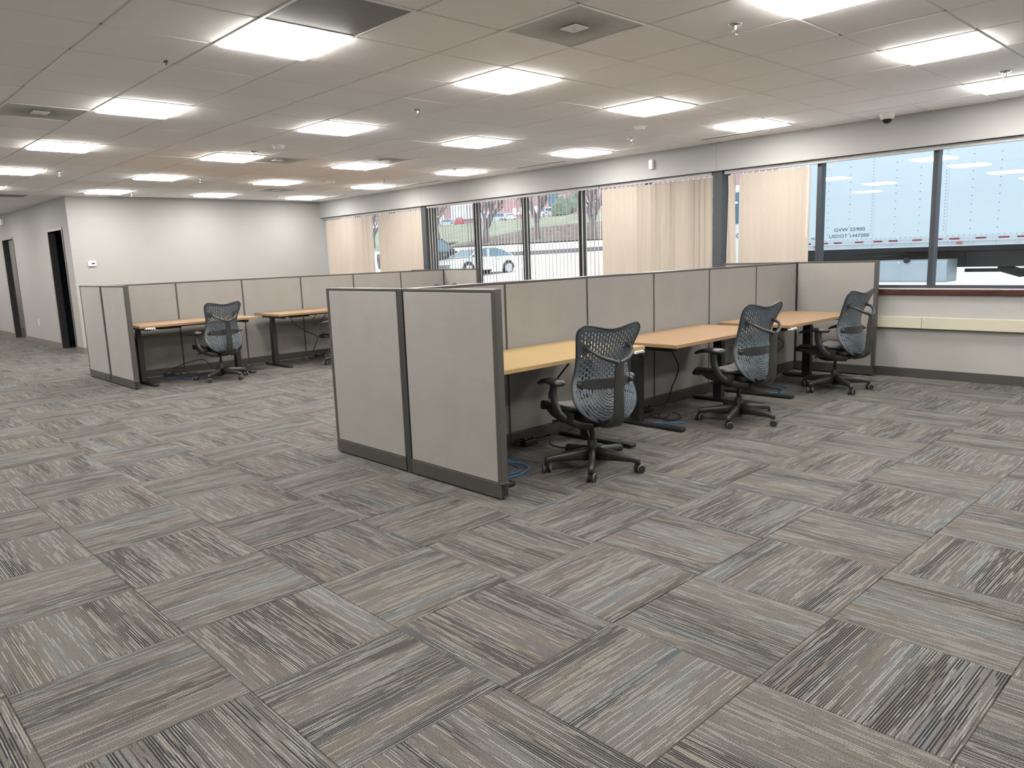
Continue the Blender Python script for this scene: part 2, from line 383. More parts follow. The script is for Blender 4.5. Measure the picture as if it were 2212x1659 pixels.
def struct(o, label=None): 
    o['kind'] = 'structure'
    if label: o['label'] = label
    return o
floor = struct(MB().box(XL, XR+.2, YB-.2, WY+.2, -.12, -.012).build('floor', M['plenum']), 'floor laid with striped grey carpet tiles')
def on_screen_area(quad):
    pts = [project(q) for q in quad]
    if any(p is None for p in pts):
        return 0
    xs = [p[0] for p in pts]; ys = [p[1] for p in pts]
    if max(xs) < 0 or min(xs) > IMG_W or max(ys) < 0 or min(ys) > IMG_H: return 0
    return abs(sum(pts[i][0]*pts[(i+1) % 4][1]-pts[(i+1) % 4][0]*pts[i][1] for i in range(4)))/2
cells = []
for i in range(int((XL-TX0)/TILE)-1, int((XR-TX0)/TILE)+1):
    for j in range(int((YB-TY0)/TILE)-1, int((WY-TY0)/TILE)+1):
        x0, y0 = TX0+i*TILE, TY0+j*TILE
        x1, y1 = min(x0+TILE, XR), min(y0+TILE, WY)
        if x1-x0 < .03 or y1-y0 < .03: continue
        if x0 < WX-.35 and y0 > DY+2.6: continue
        q = [(x0, y0, 0), (x1, y0, 0), (x1, y1, 0), (x0, y1, 0)]
        full = x1-x0 > TILE-.01 and y1-y0 > TILE-.01
        # a tile is only partly in front of the camera near the frame's foot: sample inner points
        area = on_screen_area(q) if full else 0
        cells.append((area, x0, y0, x1, y1, full))
cells.sort(reverse=True)
g = .0007
tile_me = MB().loft([[(-a, -a, z), (a, -a, z), (a, a, z), (-a, a, z)] for a, z in ((TILE/2-g, -.010), (TILE/2-g, -.0022), (TILE/2-g-.0018, 0))]).mesh('carpet_tile', M['carpet'])
rest = MB()
for k, (a, x0, y0, x1, y1, full) in enumerate(cells):
    if k < 300 and a > 0:
        link('carpet_tile', tile_me, floor, ((x0+x1)/2, (y0+y1)/2, 0))
    else:
        rest.box(x0+g, x1-g, y0+g, y1-g, -.010, 0)
tag(rest.build('carpet_field', M['carpet'], floor), 'farther striped carpet tiles', kind='stuff')

# ceiling: 2 ft grid with tegular tiles, fixtures replace tiles
GX, GY = -4.345, 2.36
ceiling = struct(MB().box(XL, XR+.2, YB-.2, WY+.2, CEIL+.06, CEIL+.12).build('ceiling', M['plenum']), 'suspended ceiling of off-white square tiles')
lights = {(0, 0): 0, (-4, 0): 0, (-8, 0): 0, (-12, 0): 0, (0, 3): 0, (-4, 3): 0, (-8, 3): 0, (-12, 3): 0, (-16, 3): 0, (0, 6): 0, (-4, 6): 0, (-8, 6): 0, (-12, 6): 0, (-16, 6): 0,
          (0, 9): 0, (-4, 9): 0, (-8, 9): 0, (-12, 9): 0, (-16, 9): 0, (4, 3): 0, (4, 6): 0, (4, 9): 0, (4, 0): 0, (8, 3): 0, (8, 6): 0, (8, 9): 0, (8, 0): 0,
          (-16, 0): 0, (-20, 0): 0, (-24, 0): 0, (0, -4): 0, (-4, -4): 0, (-8, -4): 0, (-12, -4): 0, (-16, -4): 0, (4, -4): 0, (8, -4): 0, (0, -8): 0, (-6, -8): 0, (-12, -8): 0, (6, -8): 0, (-20, -4): 0, (-24, -4): 0, (-28, 0): 0, (-32, 0): 0, (-36, 0): 0, (-28, -4): 0, (-32, -4): 0, (-36, -4): 0}
returns = [(1, 0), (-18, 1)]
supplies = [(2, 2), (-5, -1), (-8, 4), (-7, 6), (-14, 7)]
fixtures = set(lights) | set(returns) | set(supplies)
def cell_c(c): return GX+c[0]*TILE, GY+c[1]*TILE
tiles = []
for i in range(int((XL-GX)/TILE)-1, int((XR-GX)/TILE)+2):
    for j in range(int((YB-GY)/TILE)-1, int((WY-GY)/TILE)+2):
        cx, cy = GX+i*TILE, GY+j*TILE
        x0, x1, y0, y1 = max(cx-TILE/2, XL), min(cx+TILE/2, XR), max(cy-TILE/2, YB), min(cy+TILE/2, WY)
        if x1-x0 < .04 or y1-y0 < .04: continue
        if cx < WX and cy > DY+.45: continue
        if (i, j) in fixtures: continue
        tiles.append((on_screen_area([(x0, y0, CEIL), (x1, y0, CEIL), (x1, y1, CEIL), (x0, y1, CEIL)]), x0, x1, y0, y1, i, j))
tiles.sort(reverse=True)
gg = .0075
def ctile(w, d): return MB().loft([[(-a*w/2, -b_*d/2, z), (a*w/2, -b_*d/2, z), (a*w/2, b_*d/2, z), (-a*w/2, b_*d/2, z)] for a, b_, z in (((w-2*gg)/w, (d-2*gg)/d, .014), ((w-2*gg)/w, (d-2*gg)/d, .0025), ((w-2*gg-.006)/w, (d-2*gg-.006)/d, -.001))])
ct_me = {}
rest = MB()
for k, (a, x0, x1, y0, y1, i, j) in enumerate(tiles):
    w, d = round(x1-x0, 3), round(y1-y0, 3)
    if k < 300 and a > 0:
        aged = (-15 < i < -7 and 1 < j < 9 and random.random() < .8)
        key = (w, d, aged)
        if key not in ct_me: ct_me[key] = ctile(w, d).mesh('ceiling_tile', M['tile_old' if aged else 'tile'])
        dz = random.choice((0, 0, 0, .0015, .003, -.0005))
        o = link('ceiling_tile', ct_me[key], ceiling, ((x0+x1)/2, (y0+y1)/2, CEIL+dz), (random.uniform(-.0018, .0018), random.uniform(-.0018, .0018), 0))
    else:
        rest.box(x0+gg, x1-gg, y0+gg, y1-gg, CEIL, CEIL+.014)
tag(rest.build('ceiling_tile_field', M['tile'], ceiling), 'farther ceiling tiles', kind='stuff')
bars = []
for i in range(int((XL-GX)/TILE)-1, int((XR-GX)/TILE)+2):
    x = GX+(i+.5)*TILE
    if XL < x < XR: bars.append((x-.012, x+.012, YB, WY if x > WX else DY+.4))
for j in range(int((YB-GY)/TILE)-1, int((WY-GY)/TILE)+2):
    y = GY+(j+.5)*TILE
    if YB < y < WY: bars.append((XL if y < DY+.4 else WX, XR, y-.012, y+.012))
for x0, x1, y0, y1 in bars:
    MB().box(x0, x1, y0, y1, CEIL+.006, CEIL+.03).build('grid_bar', M['grid'], ceiling)

# walls
wall_back = struct(MB().box(WX-.2, XR+.2, WY, WY+.30, 0, SILL-.06).box(WX-.2, XR+.2, WY+.34, WY+.5, HEAD+.0, CEIL+.12).build('wall_back', M['wall']), 'painted wall below and above the window band')
for x0, x1 in ((WX, -11.434), (-11.43, -5.298), (-5.294, .84), (.844, XR)):
    MB().box(x0, x1, WY, WY+.05, HEAD, CEIL+.05).build('soffit_panel', M['soffit'], wall_back)
MB().box(WX, XR, WY+.05, WY+.34, HEAD+.012, HEAD+.03).build('soffit_underside', M['soffit'], wall_back)
wall_left = struct(MB().box(WX-.12, WX, DY, WY+.5, 0, CEIL+.1).build('wall_left', M['wall']), 'plain white wall at the far end')
d2 = (-16.50, -15.55); d1 = (-20.55, -19.55); DH = 2.20
wall_hall = struct(MB().box(XL, d1[0], DY, DY+.09, 0, CEIL+.1).box(d1[1], d2[0], DY, DY+.09, 0, CEIL+.1).box(d2[1], WX-.12, DY, DY+.09, 0, CEIL+.1)
                   .box(d1[0], d1[1], DY, DY+.09, DH, CEIL+.1).box(d2[0], d2[1], DY, DY+.09, DH, CEIL+.1).build('wall_side', M['wall']), 'white side wall with two dark doorways')
struct(MB().box(XL-.15, XL, YB, DY+3, 0, CEIL+.1).build('wall_far', M['wall']))
struct(MB().box(XL, XR, YB-.15, YB, 0, CEIL+.1).build('wall_front', M['wall']))
struct(MB().box(XR, XR+.15, YB, WY+.5, 0, CEIL+.1).build('wall_right', M['wall']))
# rooms behind the doorways
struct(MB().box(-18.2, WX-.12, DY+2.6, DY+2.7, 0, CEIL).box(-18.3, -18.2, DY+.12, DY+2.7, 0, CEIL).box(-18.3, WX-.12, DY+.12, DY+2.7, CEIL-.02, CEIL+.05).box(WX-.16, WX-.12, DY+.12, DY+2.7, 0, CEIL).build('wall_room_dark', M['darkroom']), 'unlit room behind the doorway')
struct(MB().box(-24, -18.3, DY+2.6, DY+2.7, 0, CEIL).box(-24.1, -24, DY+.12, DY+2.7, 0, CEIL).box(-24, -18.3, DY+.12, DY+2.7, CEIL-.02, CEIL+.05).box(-18.36, -18.31, DY+.12, DY+2.7, 0, CEIL).build('wall_room_lit', M['wall']), 'white room behind the far doorway')
# baseboards
struct(MB().box(WX, XR, WY-.012, WY, 0, .098).build('baseboard_back', M['base'], bevel=.003), 'black baseboard under the windows')
struct(MB().box(WX, WX+.012, DY-.012, WY, 0, .10).build('baseboard_left', M['base_l']))
struct(MB().box(XL, d1[0]-.055, DY-.012, DY, 0, .10).box(d1[1]+.055, d2[0]-.055, DY-.012, DY, 0, .10).box(d2[1]+.055, WX, DY-.012, DY, 0, .10).build('baseboard_side', M['base_l']))
struct(MB().box(-24, -18.36, DY+2.588, DY+2.6, 0, .10).build('baseboard_room', M['base']))
# doors
def door(name, x0, x1, label, ang):
    f = MB(); w = .045
    f.box(x0-w, x0, DY-.015, DY+.10, 0, DH+w).box(x1, x1+w, DY-.015, DY+.10, 0, DH+w).box(x0, x1, DY-.015, DY+.10, DH, DH+w)
    pass
    o = struct(f.build(name, M['dframe'], bevel=.002), label)
    L_ = x1-x0-.03
    MB().box(x0-.004, x0+.004, DY-.014, DY+.105, 0, DH).box(x1-.004, x1+.004, DY-.014, DY+.105, 0, DH).build('jamb', M['dleaf'], o)
    MB().box(x0+.004, x0+.012, DY+.06, DY+.104, .92, 1.06).build('strike_plate', M['chrome'], o)
    leaf = MB().box(0, L_, -.022, .022, .01, DH-.005).build('door_leaf', M['dleaf'], o, bevel=.002)
    leaf.location = (x1+.03, DY+.14, 0); leaf.rotation_euler = (0, 0, ang)
    h = MB().lathe((0, 0, 0), ((.026, -.004), (.026, .004)), 14).mesh('rose', M['chrome'])
    hd = MB().cyl((L_-.07, -.028, 1.0), .026, .026, .008, 14, 1).cyl((L_-.07, -.07, 1.0), .009, .009, .045, 10, 1).tube([(L_-.07, -.068, 1.0), (L_-.12, -.072, 1.0), (L_-.19, -.068, .998)], .009, 8)
    hd.cyl((L_-.07, .022, 1.0), .026, .026, .008, 14, 1).cyl((L_-.07, .025, 1.0), .009, .009, .045, 10, 1).tube([(L_-.07, .068, 1.0), (L_-.12, .072, 1.0), (L_-.19, .068, .998)], .009, 8)
    hd.build('door_handle', M['chrome'], leaf, smooth=True)
    return o
door('door_1', d1[0], d1[1], 'dark door standing open in the far side wall, brown frame', math.radians(88))
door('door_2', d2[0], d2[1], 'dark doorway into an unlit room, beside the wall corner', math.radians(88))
# windows
MUL = [-15.16, -13.90, -12.67, -11.456, -10.115, -8.925, -7.713, -6.50, -5.31, -4.03, -2.795, -1.58, -.37, .84, 2.04, 3.25, XR]
COLS = (-11.456, -5.31, .84)
GYP = WY+.20
for n, (a, b_) in enumerate(zip(MUL, MUL[1:]), 1):
    la = .062 if a in COLS else .025; lb = .062 if b_ in COLS else .025
    x0, x1 = a+la, b_-lb
    f = MB().box(a+(0 if a in COLS else 0), x0, GYP-.06, GYP+.06, SILL, HEAD+.03).box(x1, b_, GYP-.06, GYP+.06, SILL, HEAD+.03)
    f.box(x0, x1, GYP-.06, GYP+.06, SILL, SILL+.028).box(x0, x1, GYP-.06, GYP+.06, HEAD-.03, HEAD+.03)
    o = struct(f.build('window_%d' % n, M['winframe']), 'large pane in a black aluminium window frame')
    MB().box(x0, x1, GYP-.003, GYP+.003, SILL+.028, HEAD-.03).build('pane', M['glass'], o)
for k, x in enumerate(COLS, 1):
    struct(MB().box(x-.0675, x+.0675, WY+.05, GYP+.10, SILL, HEAD+.011).build('trim_%d' % k, M['colpaint'], bevel=.004), 'charcoal column cover between windows')
sill = struct(MB().box(WX, XR, WY-.035, WY+.30, SILL-.062, SILL-.006).build('trim_4', M['sill'], bevel=.004), 'dark reddish brown window sill')
MB().box(WX, XR, WY-.037, WY+.14, SILL-.006, SILL).build('sill_top', M['silltop'], sill)
rw = empty('cable_raceway', (0, WY-.002, 0), label='long cream cable raceway running along the window wall', cat='raceway')
for x0, x1 in ((WX+.1, -9.6), (-9.597, -5.2), (-5.197, -2.79), (-2.787, -.4), (-.397, XR)):
    MB().box(x0, x1, -.055, 0, .537, .657).build('raceway_section', M['raceway'], rw, bevel=.003)

# ------------------------------------------------------------------ ceiling fixtures
H = TILE/2
fr = MB()
for a, b_, c, d in ((-H+.004, H-.004, -H+.004, -H+.02), (-H+.004, H-.004, H-.02, H-.004), (-H+.004, -H+.02, -H+.02, H-.02), (H-.02, H-.004, -H+.02, H-.02)):
    fr.box(a, b_, c, d, -.006, .03)
fr_me = fr.mesh('light_frame', M['plastic_w'])
def rounded(w, r, z, n=4):
    pts = []
    for cx, cy, a0 in ((w-r, w-r, 0), (-w+r, w-r, PI/2), (-w+r, -w+r, PI), (w-r, -w+r, 1.5*PI)):
        for k in range(n+1): pts.append((cx+r*math.cos(a0+k*PI/2/n), cy+r*math.sin(a0+k*PI/2/n), z))
    return pts
df_me = MB().loft([rounded(H-.021, .012, .012), rounded(H-.021, .012, -.004), rounded(H-.024, .012, -.020), rounded(H-.040, .012, -.026)]).mesh('light_diffuser', M['led'])  # lens drop is added: its sloped sides spill light onto the ceiling
bk_me = MB().box(-H+.01, H-.01, -H+.01, H-.01, .03, .05).mesh('light_housing', M['plastic_w'])
LROW = {0: 'row nearest the doorways', 3: 'second row from the doorways', 6: 'row before the window row', 9: 'row beside the window wall'}
LPOS = {4: 'rightmost', 0: 'second from the right', -4: 'third from the right', -8: 'fourth from the right', -12: 'fifth from the right', -16: 'farthest'}
LROW0 = {0: 'largest and nearest', -4: 'second nearest', -8: 'third nearest', -12: 'fourth nearest'}
for c in sorted(lights):
    x, y = cell_c(c)
    if x < XL+.4 or x > XR-.3 or y < YB+.3: continue
    lab = 'square lit ceiling light panel out of the frame'
    if c[1] == 0 and c[0] in LROW0: lab = 'lit square ceiling light, %s in the %s' % (LROW0[c[0]], LROW[0])
    elif c[1] in LROW and c[1] and c[0] in LPOS: lab = 'lit square ceiling light, %s in the %s' % (LPOS[c[0]], LROW[c[1]])
    else: lab = 'lit square ceiling light behind the viewer or down the hall'
    e = empty('ceiling_light', (x, y, CEIL), label=lab, cat='light', group='square ceiling lights')
    link('light_frame', fr_me, e); link('light_diffuser', df_me, e); link('light_housing', bk_me, e)
# room light behind the far door
e = empty('ceiling_light', (-22.4, DY+1.2, CEIL-.03), label='square ceiling light inside the far white room', cat='light', group='square ceiling lights')
link('light_frame', fr_me, e); link('light_diffuser', df_me, e)
RL = ['dark perforated return grille touching the nearest ceiling light', 'small grey return grille over the far doorway']
for c, lab in zip(returns, RL):
    x, y = cell_c(c)
    e = empty('return_grille', (x, y, CEIL), label=lab, cat='vent', group='perforated return grilles')
    link('grille_frame', fr_me, e)
    MB().box(-H+.02, H-.02, -H+.02, H-.02, -.002, .004).build('perforated_plate', M['ventface'], e)
SL = ['grey square air diffuser with a white centre plate, near the middle top', 'wide grey air diffuser at the left edge of the ceiling', 'air diffuser between ceiling lights, left of the speaker', 'air diffuser beside the third row light', 'small distant air diffuser close to the far wall']
for c, lab in zip(supplies, SL):
    x, y = cell_c(c)
    e = empty('air_diffuser', (x, y, CEIL), label=lab, cat='vent', group='square air diffusers')
    link('diffuser_frame', fr_me, e)
    MB().box(-H+.02, H-.02, -H+.02, H-.02, .0, .006).build('perforated_plate', M['dustvent'], e)
    MB().box(-.062, .062, -.062, .062, -.008, -.001).build('centre_plate', M['plastic_w'], e, bevel=.002)
    MB().cyl((0, 0, -.013), .006, .006, .006, 10).build('screw', M['chrome'], e)
for k, (x0, x1) in enumerate(((-5.27, -4.09), (-8.46, -7.44), (-11.62, -10.30), (-14.15, -13.3))):
    e = empty('slot_diffuser', ((x0+x1)/2, 8.30, CEIL), label='thin black linear air slot in the ceiling edge, %s from the right' % ORD[k], cat='vent', group='linear slot diffusers')
    w = (x1-x0)/2
    MB().box(-w, w, -.045, -.028, -.006, .01).box(-w, w, .028, .045, -.006, .01).box(-w, -w+.015, -.028, .028, -.006, .01).box(w-.015, w, -.028, .028, -.006, .01).build('slot_frame', M['plastic_w'], e)
    MB().box(-w+.015, w-.015, -.028, .028, -.003, .008).build('slot_opening', M['slot'], e)
SPR = [((-2.50, 4.31), 'sprinkler head near the top right light'), ((-5.62, 4.30), 'sprinkler head at the ceiling centre'), ((-5.65, 7.44), 'sprinkler head beside the round speaker by the windows'), ((-8.69, 4.22), 'sprinkler head touching the fourth row light'),
       ((-11.5, 2.86), 'sprinkler head over the left hall'), ((-11.59, 4.75), 'sprinkler head between the far left lights'), ((-10.65, 7.39), 'small sprinkler head before the far window lights'), ((-8.99, 7.52), 'sprinkler head touching a light by the window wall'),
       ((-13.9, 7.15), 'tiny sprinkler head at the far wall corner'), ((-14.2, 4.60), 'tiny sprinkler head beside the farthest light'), ((-1.83, 7.3), 'sprinkler head at the right edge above the window')]
s0 = None
for (x, y), lab in SPR:
    if s0 is None:
        e = empty('sprinkler_head', (x, y, CEIL)); s0 = e
        MB().lathe((0, 0, 0), ((.042, 0), (.040, -.006), (.018, -.010)), 18).build('escutcheon', M['chrome'], e, smooth=True)
        MB().cyl((0, 0, -.034), .009, .012, .026, 10).build('body', M['chrome'], e)
        MB().tube([(.012, 0, -.030), (.016, 0, -.045), (.004, 0, -.060)], .003, 6).tube([(-.012, 0, -.030), (-.016, 0, -.045), (-.004, 0, -.060)], .003, 6).build('yoke', M['chrome'], e)
        MB().cyl((0, 0, -.064), .020, .020, .003, 14).build('deflector', M['chrome'], e)
    else:
        e = copy_tree(s0); e.location = (x, y, CEIL)
    tag(e, lab, 'sprinkler', 'ceiling sprinkler heads')
for (x, y), lab in (((-8.10, 4.23), 'round white ceiling detector left of centre'), ((-5.07, 6.83), 'round white ceiling detector near the window lights'), ((-11.18, 6.71), 'small round beige ceiling detector far back')):
    e = empty('smoke_detector', (x, y, CEIL), label=lab, cat='detector', group='round ceiling detectors')
    MB().lathe((0, 0, 0), ((.072, 0), (.072, -.010), (.066, -.016)), 24).build('base_plate', M['plastic_w'], e, smooth=True)
    MB().lathe((0, 0, -.016), ((.055, 0), (.050, -.018), (.030, -.026)), 24).build('cover', M['plastic_w'], e, smooth=True)
e = empty('security_camera', (-3.17, 8.50, CEIL), label='white dome security camera on the ceiling above the right window', cat='camera')
MB().lathe((0, 0, 0), ((.074, 0), (.074, -.022), (.066, -.045), (.052, -.055)), 26).build('housing', M['plastic_w'], e, smooth=True)
MB().lathe((0, 0, -.05), ((.048, 0), (.046, -.02), (.036, -.038), (.018, -.048), (.004, -.051)), 22).build('dome', M['black_glass'], e, smooth=True)
e = empty('ceiling_hook', (-5.19, 1.98, CEIL), label='small dark hook in a ceiling grid joint', cat='hook')
MB().box(-.018, .018, -.008, .008, -.012, .004).build('clip', M['trimdk'], e); MB().tube([(0, 0, -.01), (.01, 0, -.02), (0, 0, -.028)], .003, 6).build('hook', M['trimdk'], e)
e = empty('motion_detector', (-6.27, WY, 2.60), label='white motion detector fixed to the soffit above the blinds', cat='detector')
MB().prism([(-.032, -.06), (.032, -.06), (.032, .06), (-.032, .06)], -.05, 0, 'y').build('housing', M['plastic_w'], e, bevel=.008)
MB().box(-.024, .024, -.056, -.05, -.045, .005).build('lens', M['plastic_w'], e, bevel=.004); MB().box(-.018, -.006, -.0575, -.056, -.04, -.005).build('indicator', M['silltop'], e)
e = empty('motion_detector', (-20.2, DY, 2.60), label='white motion detector high on the wall above the far door', cat='detector')
MB().box(-.05, .05, -.06, 0, -.07, .07).build('housing', M['plastic_w'], e, bevel=.008); MB().box(-.035, .035, -.066, -.06, -.05, .01).build('lens', M['plastic_w'], e, bevel=.004)
e = empty('thermostat', (WX, 4.08, 1.585), label='small white thermostat on the plain white wall', cat='thermostat')
MB().box(0, .028, -.065, .065, -.045, .045).build('housing', M['plastic_w'], e, bevel=.006); MB().box(.027, .031, -.01, .045, -.012, .014).build('display', M['plastic_b'], e)
e = empty('wall_outlet', (-18.2, DY, .45), label='white outlet plate low on the side wall between the doorways', cat='outlet')
MB().box(-.036, .036, -.007, 0, -.06, .06).build('plate', M['plastic_w'], e, bevel=.003); MB().box(-.018, .018, -.009, -.007, .01, .04).build('socket', M['raceway'], e); MB().box(-.018, .018, -.009, -.007, -.04, -.01).build('socket', M['raceway'], e)

# ------------------------------------------------------------------ cubicle panels
PH = 1.265
def panel(length, label, group, loc, rz, end_a=False, end_b=False):
    """panel along local +x from 0 to length, centred on y=0, thickness .052"""
    t = .026
    e = empty('cubicle_panel', loc, rz, label, 'partition', group)
    MB().box(0, length, -t+.007, t-.007, .02, PH-.012).build('frame_core', M['trimdk'], e)
    a0, a1 = (.034 if end_a else .011), length-(.034 if end_b else .011)
    for s in (-1, 1):
        MB().box(a0, a1, min(s*(t-.008), s*(t-.0005)), max(s*(t-.008), s*(t-.0005)), .107, PH-.020).build('fabric_face', M['fabric'], e, bevel=.004)
        MB().box(.003, length-.003, min(s*(t-.004), s*(t+.004)), max(s*(t-.004), s*(t+.004)), .012, .104).build('base_cover', M['trimdk'], e, bevel=.002)
    c = [(-t, PH-.016), (-t, PH-.004), (-t+.005, PH), (t-.005, PH), (t, PH-.004), (t, PH-.016)]
    MB().prism(c, 0, length, 'x').build('top_cap', M['trimdk'], e)
    for on, x0, x1 in ((end_a, -.002, .030), (end_b, length-.030, length+.002)):
        if not on: continue
        MB().box(x0, x1, -t, t, .107, PH-.014).build('end_trim', M['trimdk'], e, bevel=.003)
        xe = x0 if on is end_a and x0 < 0 else x1
        sg = -1 if x0 < 0 else 1
        MB().box(min(xe, xe+sg*.003), max(xe, xe+sg*.003), -.014, .014, .03, .10).build('base_end_opening', M['plastic_b'], e)
        MB().box(min(xe-sg*.02, xe+sg*.007), max(xe-sg*.02, xe+sg*.007), -t-.006, t+.006, .103, .109).build('end_clip', M['chrome'], e)
    for x in (.05, length-.05):
        MB().cyl((x, 0, 0), .022, .022, .006, 12).cyl((x, 0, .006), .006, .006, .016, 8).build('levelling_foot', M['plastic_b'], e)
    return e
def post(loc, label, group):
    e = empty('connector_post', loc, 0, label, 'post', group)
    MB().box(-.026, .026, -.026, .026, .0, PH-.008).build('upright', M['trimpost'], e, bevel=.003)
    MB().box(-.027, .027, -.027, .027, PH-.008, PH-.001).build('cap', M['trimdk'], e, bevel=.002)
    return e
SEAM = [2.952+.937*k for k in range(7)]
def cluster(cx, dy, who, group):
    yn = 2.976+dy; yf = 8.599+dy
    panel(.905, 'tall beige end panel at the aisle end of the %s cubicle row, left half' % who, group, (cx-.936, yn, 0), 0, end_a=True)
    panel(.905, 'tall beige end panel at the aisle end of the %s cubicle row, right half' % who, group, (cx+.031, yn, 0), 0, end_b=True)
    post((cx, yn, 0), 'charcoal post joining the aisle end panels of the %s cubicle row' % who, group)
    for k in range(6):
        y0 = (SEAM[k] if k else 3.003)+dy; y1 = (SEAM[k+1] if k < 5 else 8.572)+dy
        panel(y1-y0, 'beige spine panel of the %s cubicle row, %s from the aisle end' % (who, ORD[k]), group, (cx, y0, 0), PI/2)
    panel(.905, 'beige end panel by the windows of the %s cubicle row, left half' % who, group, (cx-.936, yf, 0), 0, end_a=True)
    panel(.905, 'beige end panel by the windows of the %s cubicle row, right half' % who, group, (cx+.031, yf, 0), 0, end_b=True)
    post((cx, yf, 0), 'charcoal post joining the window end panels of the %s cubicle row' % who, group)
CX1, CX2 = -4.160, -10.73
cluster(CX1, 0, 'front', 'front cubicle row panels'); cluster(CX2, .008, 'rear', 'rear cubicle row panels')

# ------------------------------------------------------------------ desks
def desk(x0, y0, z, length, label, wood_m, depth=.762):
    """x0 = back edge; front edge x0+depth; runs along +y from y0"""
    e = empty('standing_desk', (x0, y0, 0), label=label, cat='desk', group='height adjustable desks')
    t = .029
    MB().box(0, depth, 0, length, z-t, z).build('desk_top', wood_m, e, bevel=.0025)
    for k, ly in enumerate((.13, length-.13)):
        up = MB().box(.255, .325, ly-.026, ly+.026, .40, z-t-.04).build('leg_inner', M['deskleg'], e, bevel=.003)
        MB().box(.245, .335, ly-.033, ly+.033, .03, .58).build('leg_outer', M['deskleg'], e, bevel=.004)
        MB().box(.02, depth-.015, ly-.036, ly+.036, .006, .032).build('foot', M['deskleg'], e, bevel=.006)
        for fx in (.05, depth-.045): MB().cyl((fx, ly, 0), .018, .018, .007, 12).build('glide', M['plastic_b'], e)
        MB().box(.04, depth-.10, ly-.03, ly+.03, z-t-.042, z-t).build('top_bracket', M['deskleg'], e, bevel=.004)
    MB().box(.235, .275, .16, length-.16, z-t-.045, z-t-.005).build('cross_rail', M['deskleg'], e)
    MB().box(.305, .345, .16, length-.16, z-t-.045, z-t-.005).build('cross_rail', M['deskleg'], e)
    MB().box(.40, .52, .32, .60, z-t-.05, z-t-.001).build('control_box', M['plastic_b'], e, bevel=.005)
    return e
def paddle(e, depth, y, z):
    o = MB().prism([(depth-.03, z-.029), (depth+.012, z-.029), (depth+.018, z-.047), (depth-.03, z-.05)], y-.055, y+.055, 'y').build('control_paddle', M['plastic_w'], e, bevel=.003)
    for k in range(4):
        MB().box(depth+.0155, depth+.0185, y-.044+k*.024, y-.030+k*.024, z-.044, z-.034).build('button', M['chairback'], o)
D1 = desk(-4.122, 3.045, .76, 1.524, 'yellow maple desk nearest the aisle in the front cubicle row', M['maple']); paddle(D1, .762, 1.44, .76)
D2 = desk(-4.117, 4.965, .72, 1.545, 'brown oak desk in the middle of the front cubicle row', M['oak'])
D3 = desk(-4.062, 6.735, .722, 1.524, 'brown oak desk nearest the windows in the front cubicle row', M['oak']); paddle(D3, .762, .07, .722)
D4 = desk(-10.60, 3.09, .765, 1.535, 'long wooden desk nearest the aisle in the rear cubicle row', M['oak'], .79); paddle(D4, .79, .12, .765)
D5 = desk(-10.60, 4.93, .765, 1.535, 'wooden desk in the middle of the rear cubicle row', M['oak'], .76)
D6 = desk(-10.60, 6.76, .74, 1.524, 'wooden desk nearest the windows in the rear cubicle row', M['oak'])

# ------------------------------------------------------------------ chairs (local: forward +x, left +y)
PROF = [(.365, -.262), (.42, -.262), (.48, -.250), (.55, -.228), (.62, -.205), (.68, -.192), (.75, -.195), (.82, -.210), (.90, -.235), (.97, -.260), (1.03, -.285)]
WID = [(.365, .02), (.372, .075), (.39, .125), (.42, .172), (.46, .210), (.51, .233), (.56, .236), (.62, .224), (.68, .206), (.74, .197), (.80, .200), (.86, .212), (.92, .226), (.95, .231), (.97, .228), (.985, .219), (1.0, .196)]
PROF_S = [(p.x, p.y) for p in spline([(a, b_, 0) for a, b_ in PROF], 6)]
WID_S = [(p.x, p.y) for p in spline([(a, b_, 0) for a, b_ in WID], 6)]
Z0, Z1 = .365, 1.0
def shell_pt(s, t, off=0):
    """s in -1..1 across, t in 0..1 up"""
    z = Z0+(Z1-Z0)*t
    w = interp(WID_S, z)
    # saddle top: ears higher than the middle
    k = max(0, (t-.80)/.20)
    zz = z + k*k*(-.030*math.cos(PI*s/2)**2 + .006)
    wrap = interp([(0, .015), (.12, .045), (.25, .062), (.4, .070), (.5, .060), (.8, .036), (1, .020)], t)
    x = interp(PROF_S, z) + wrap*s*s + off
    return Vector((x, w*s, zz))
def back_shell():
    NI, NJ = 105, 112
    P = [[shell_pt(-1+2*i/NI, j/NJ) for i in range(NI+1)] for j in range(NJ+1)]
    vs = [p for r in P for p in r]; fs = []
    for j in range(NJ):
        zt = (j+.5)/NJ
        for i in range(NI):
            s = -1+2*(i+.5)/NI
            z = Z0+(Z1-Z0)*zt; w = interp(WID_S, z)
            edge = (1-abs(s))*w; hole = False
            if edge > .020 and .04 < zt < .95:
                if zt < .35:   # concentric slots in the lower bowl
                    r = math.hypot(s*w, z-.565); ring = int(r/.0062); ang = math.atan2(s*w, .565-z)
                    hole = ring % 3 == 0 and (ang*(ring+4)*.42+ring*.37) % 1.0 < .74 and r > .02
                else:
                    c = i//5
                    ph = (j+(c % 2)*3) % 6
                    hole = i % 5 in (1, 2) and (ph not in (0, 1) if edge > .05 else ph in (2, 3))
                if abs(abs(s*w)-.160) < .028 and abs(z-.850) < .030: hole = False
            if not hole:
                a = j*(NI+1)+i; fs.append((a, a+1, a+NI+2, a+NI+1))
    return MB().add(vs, fs)
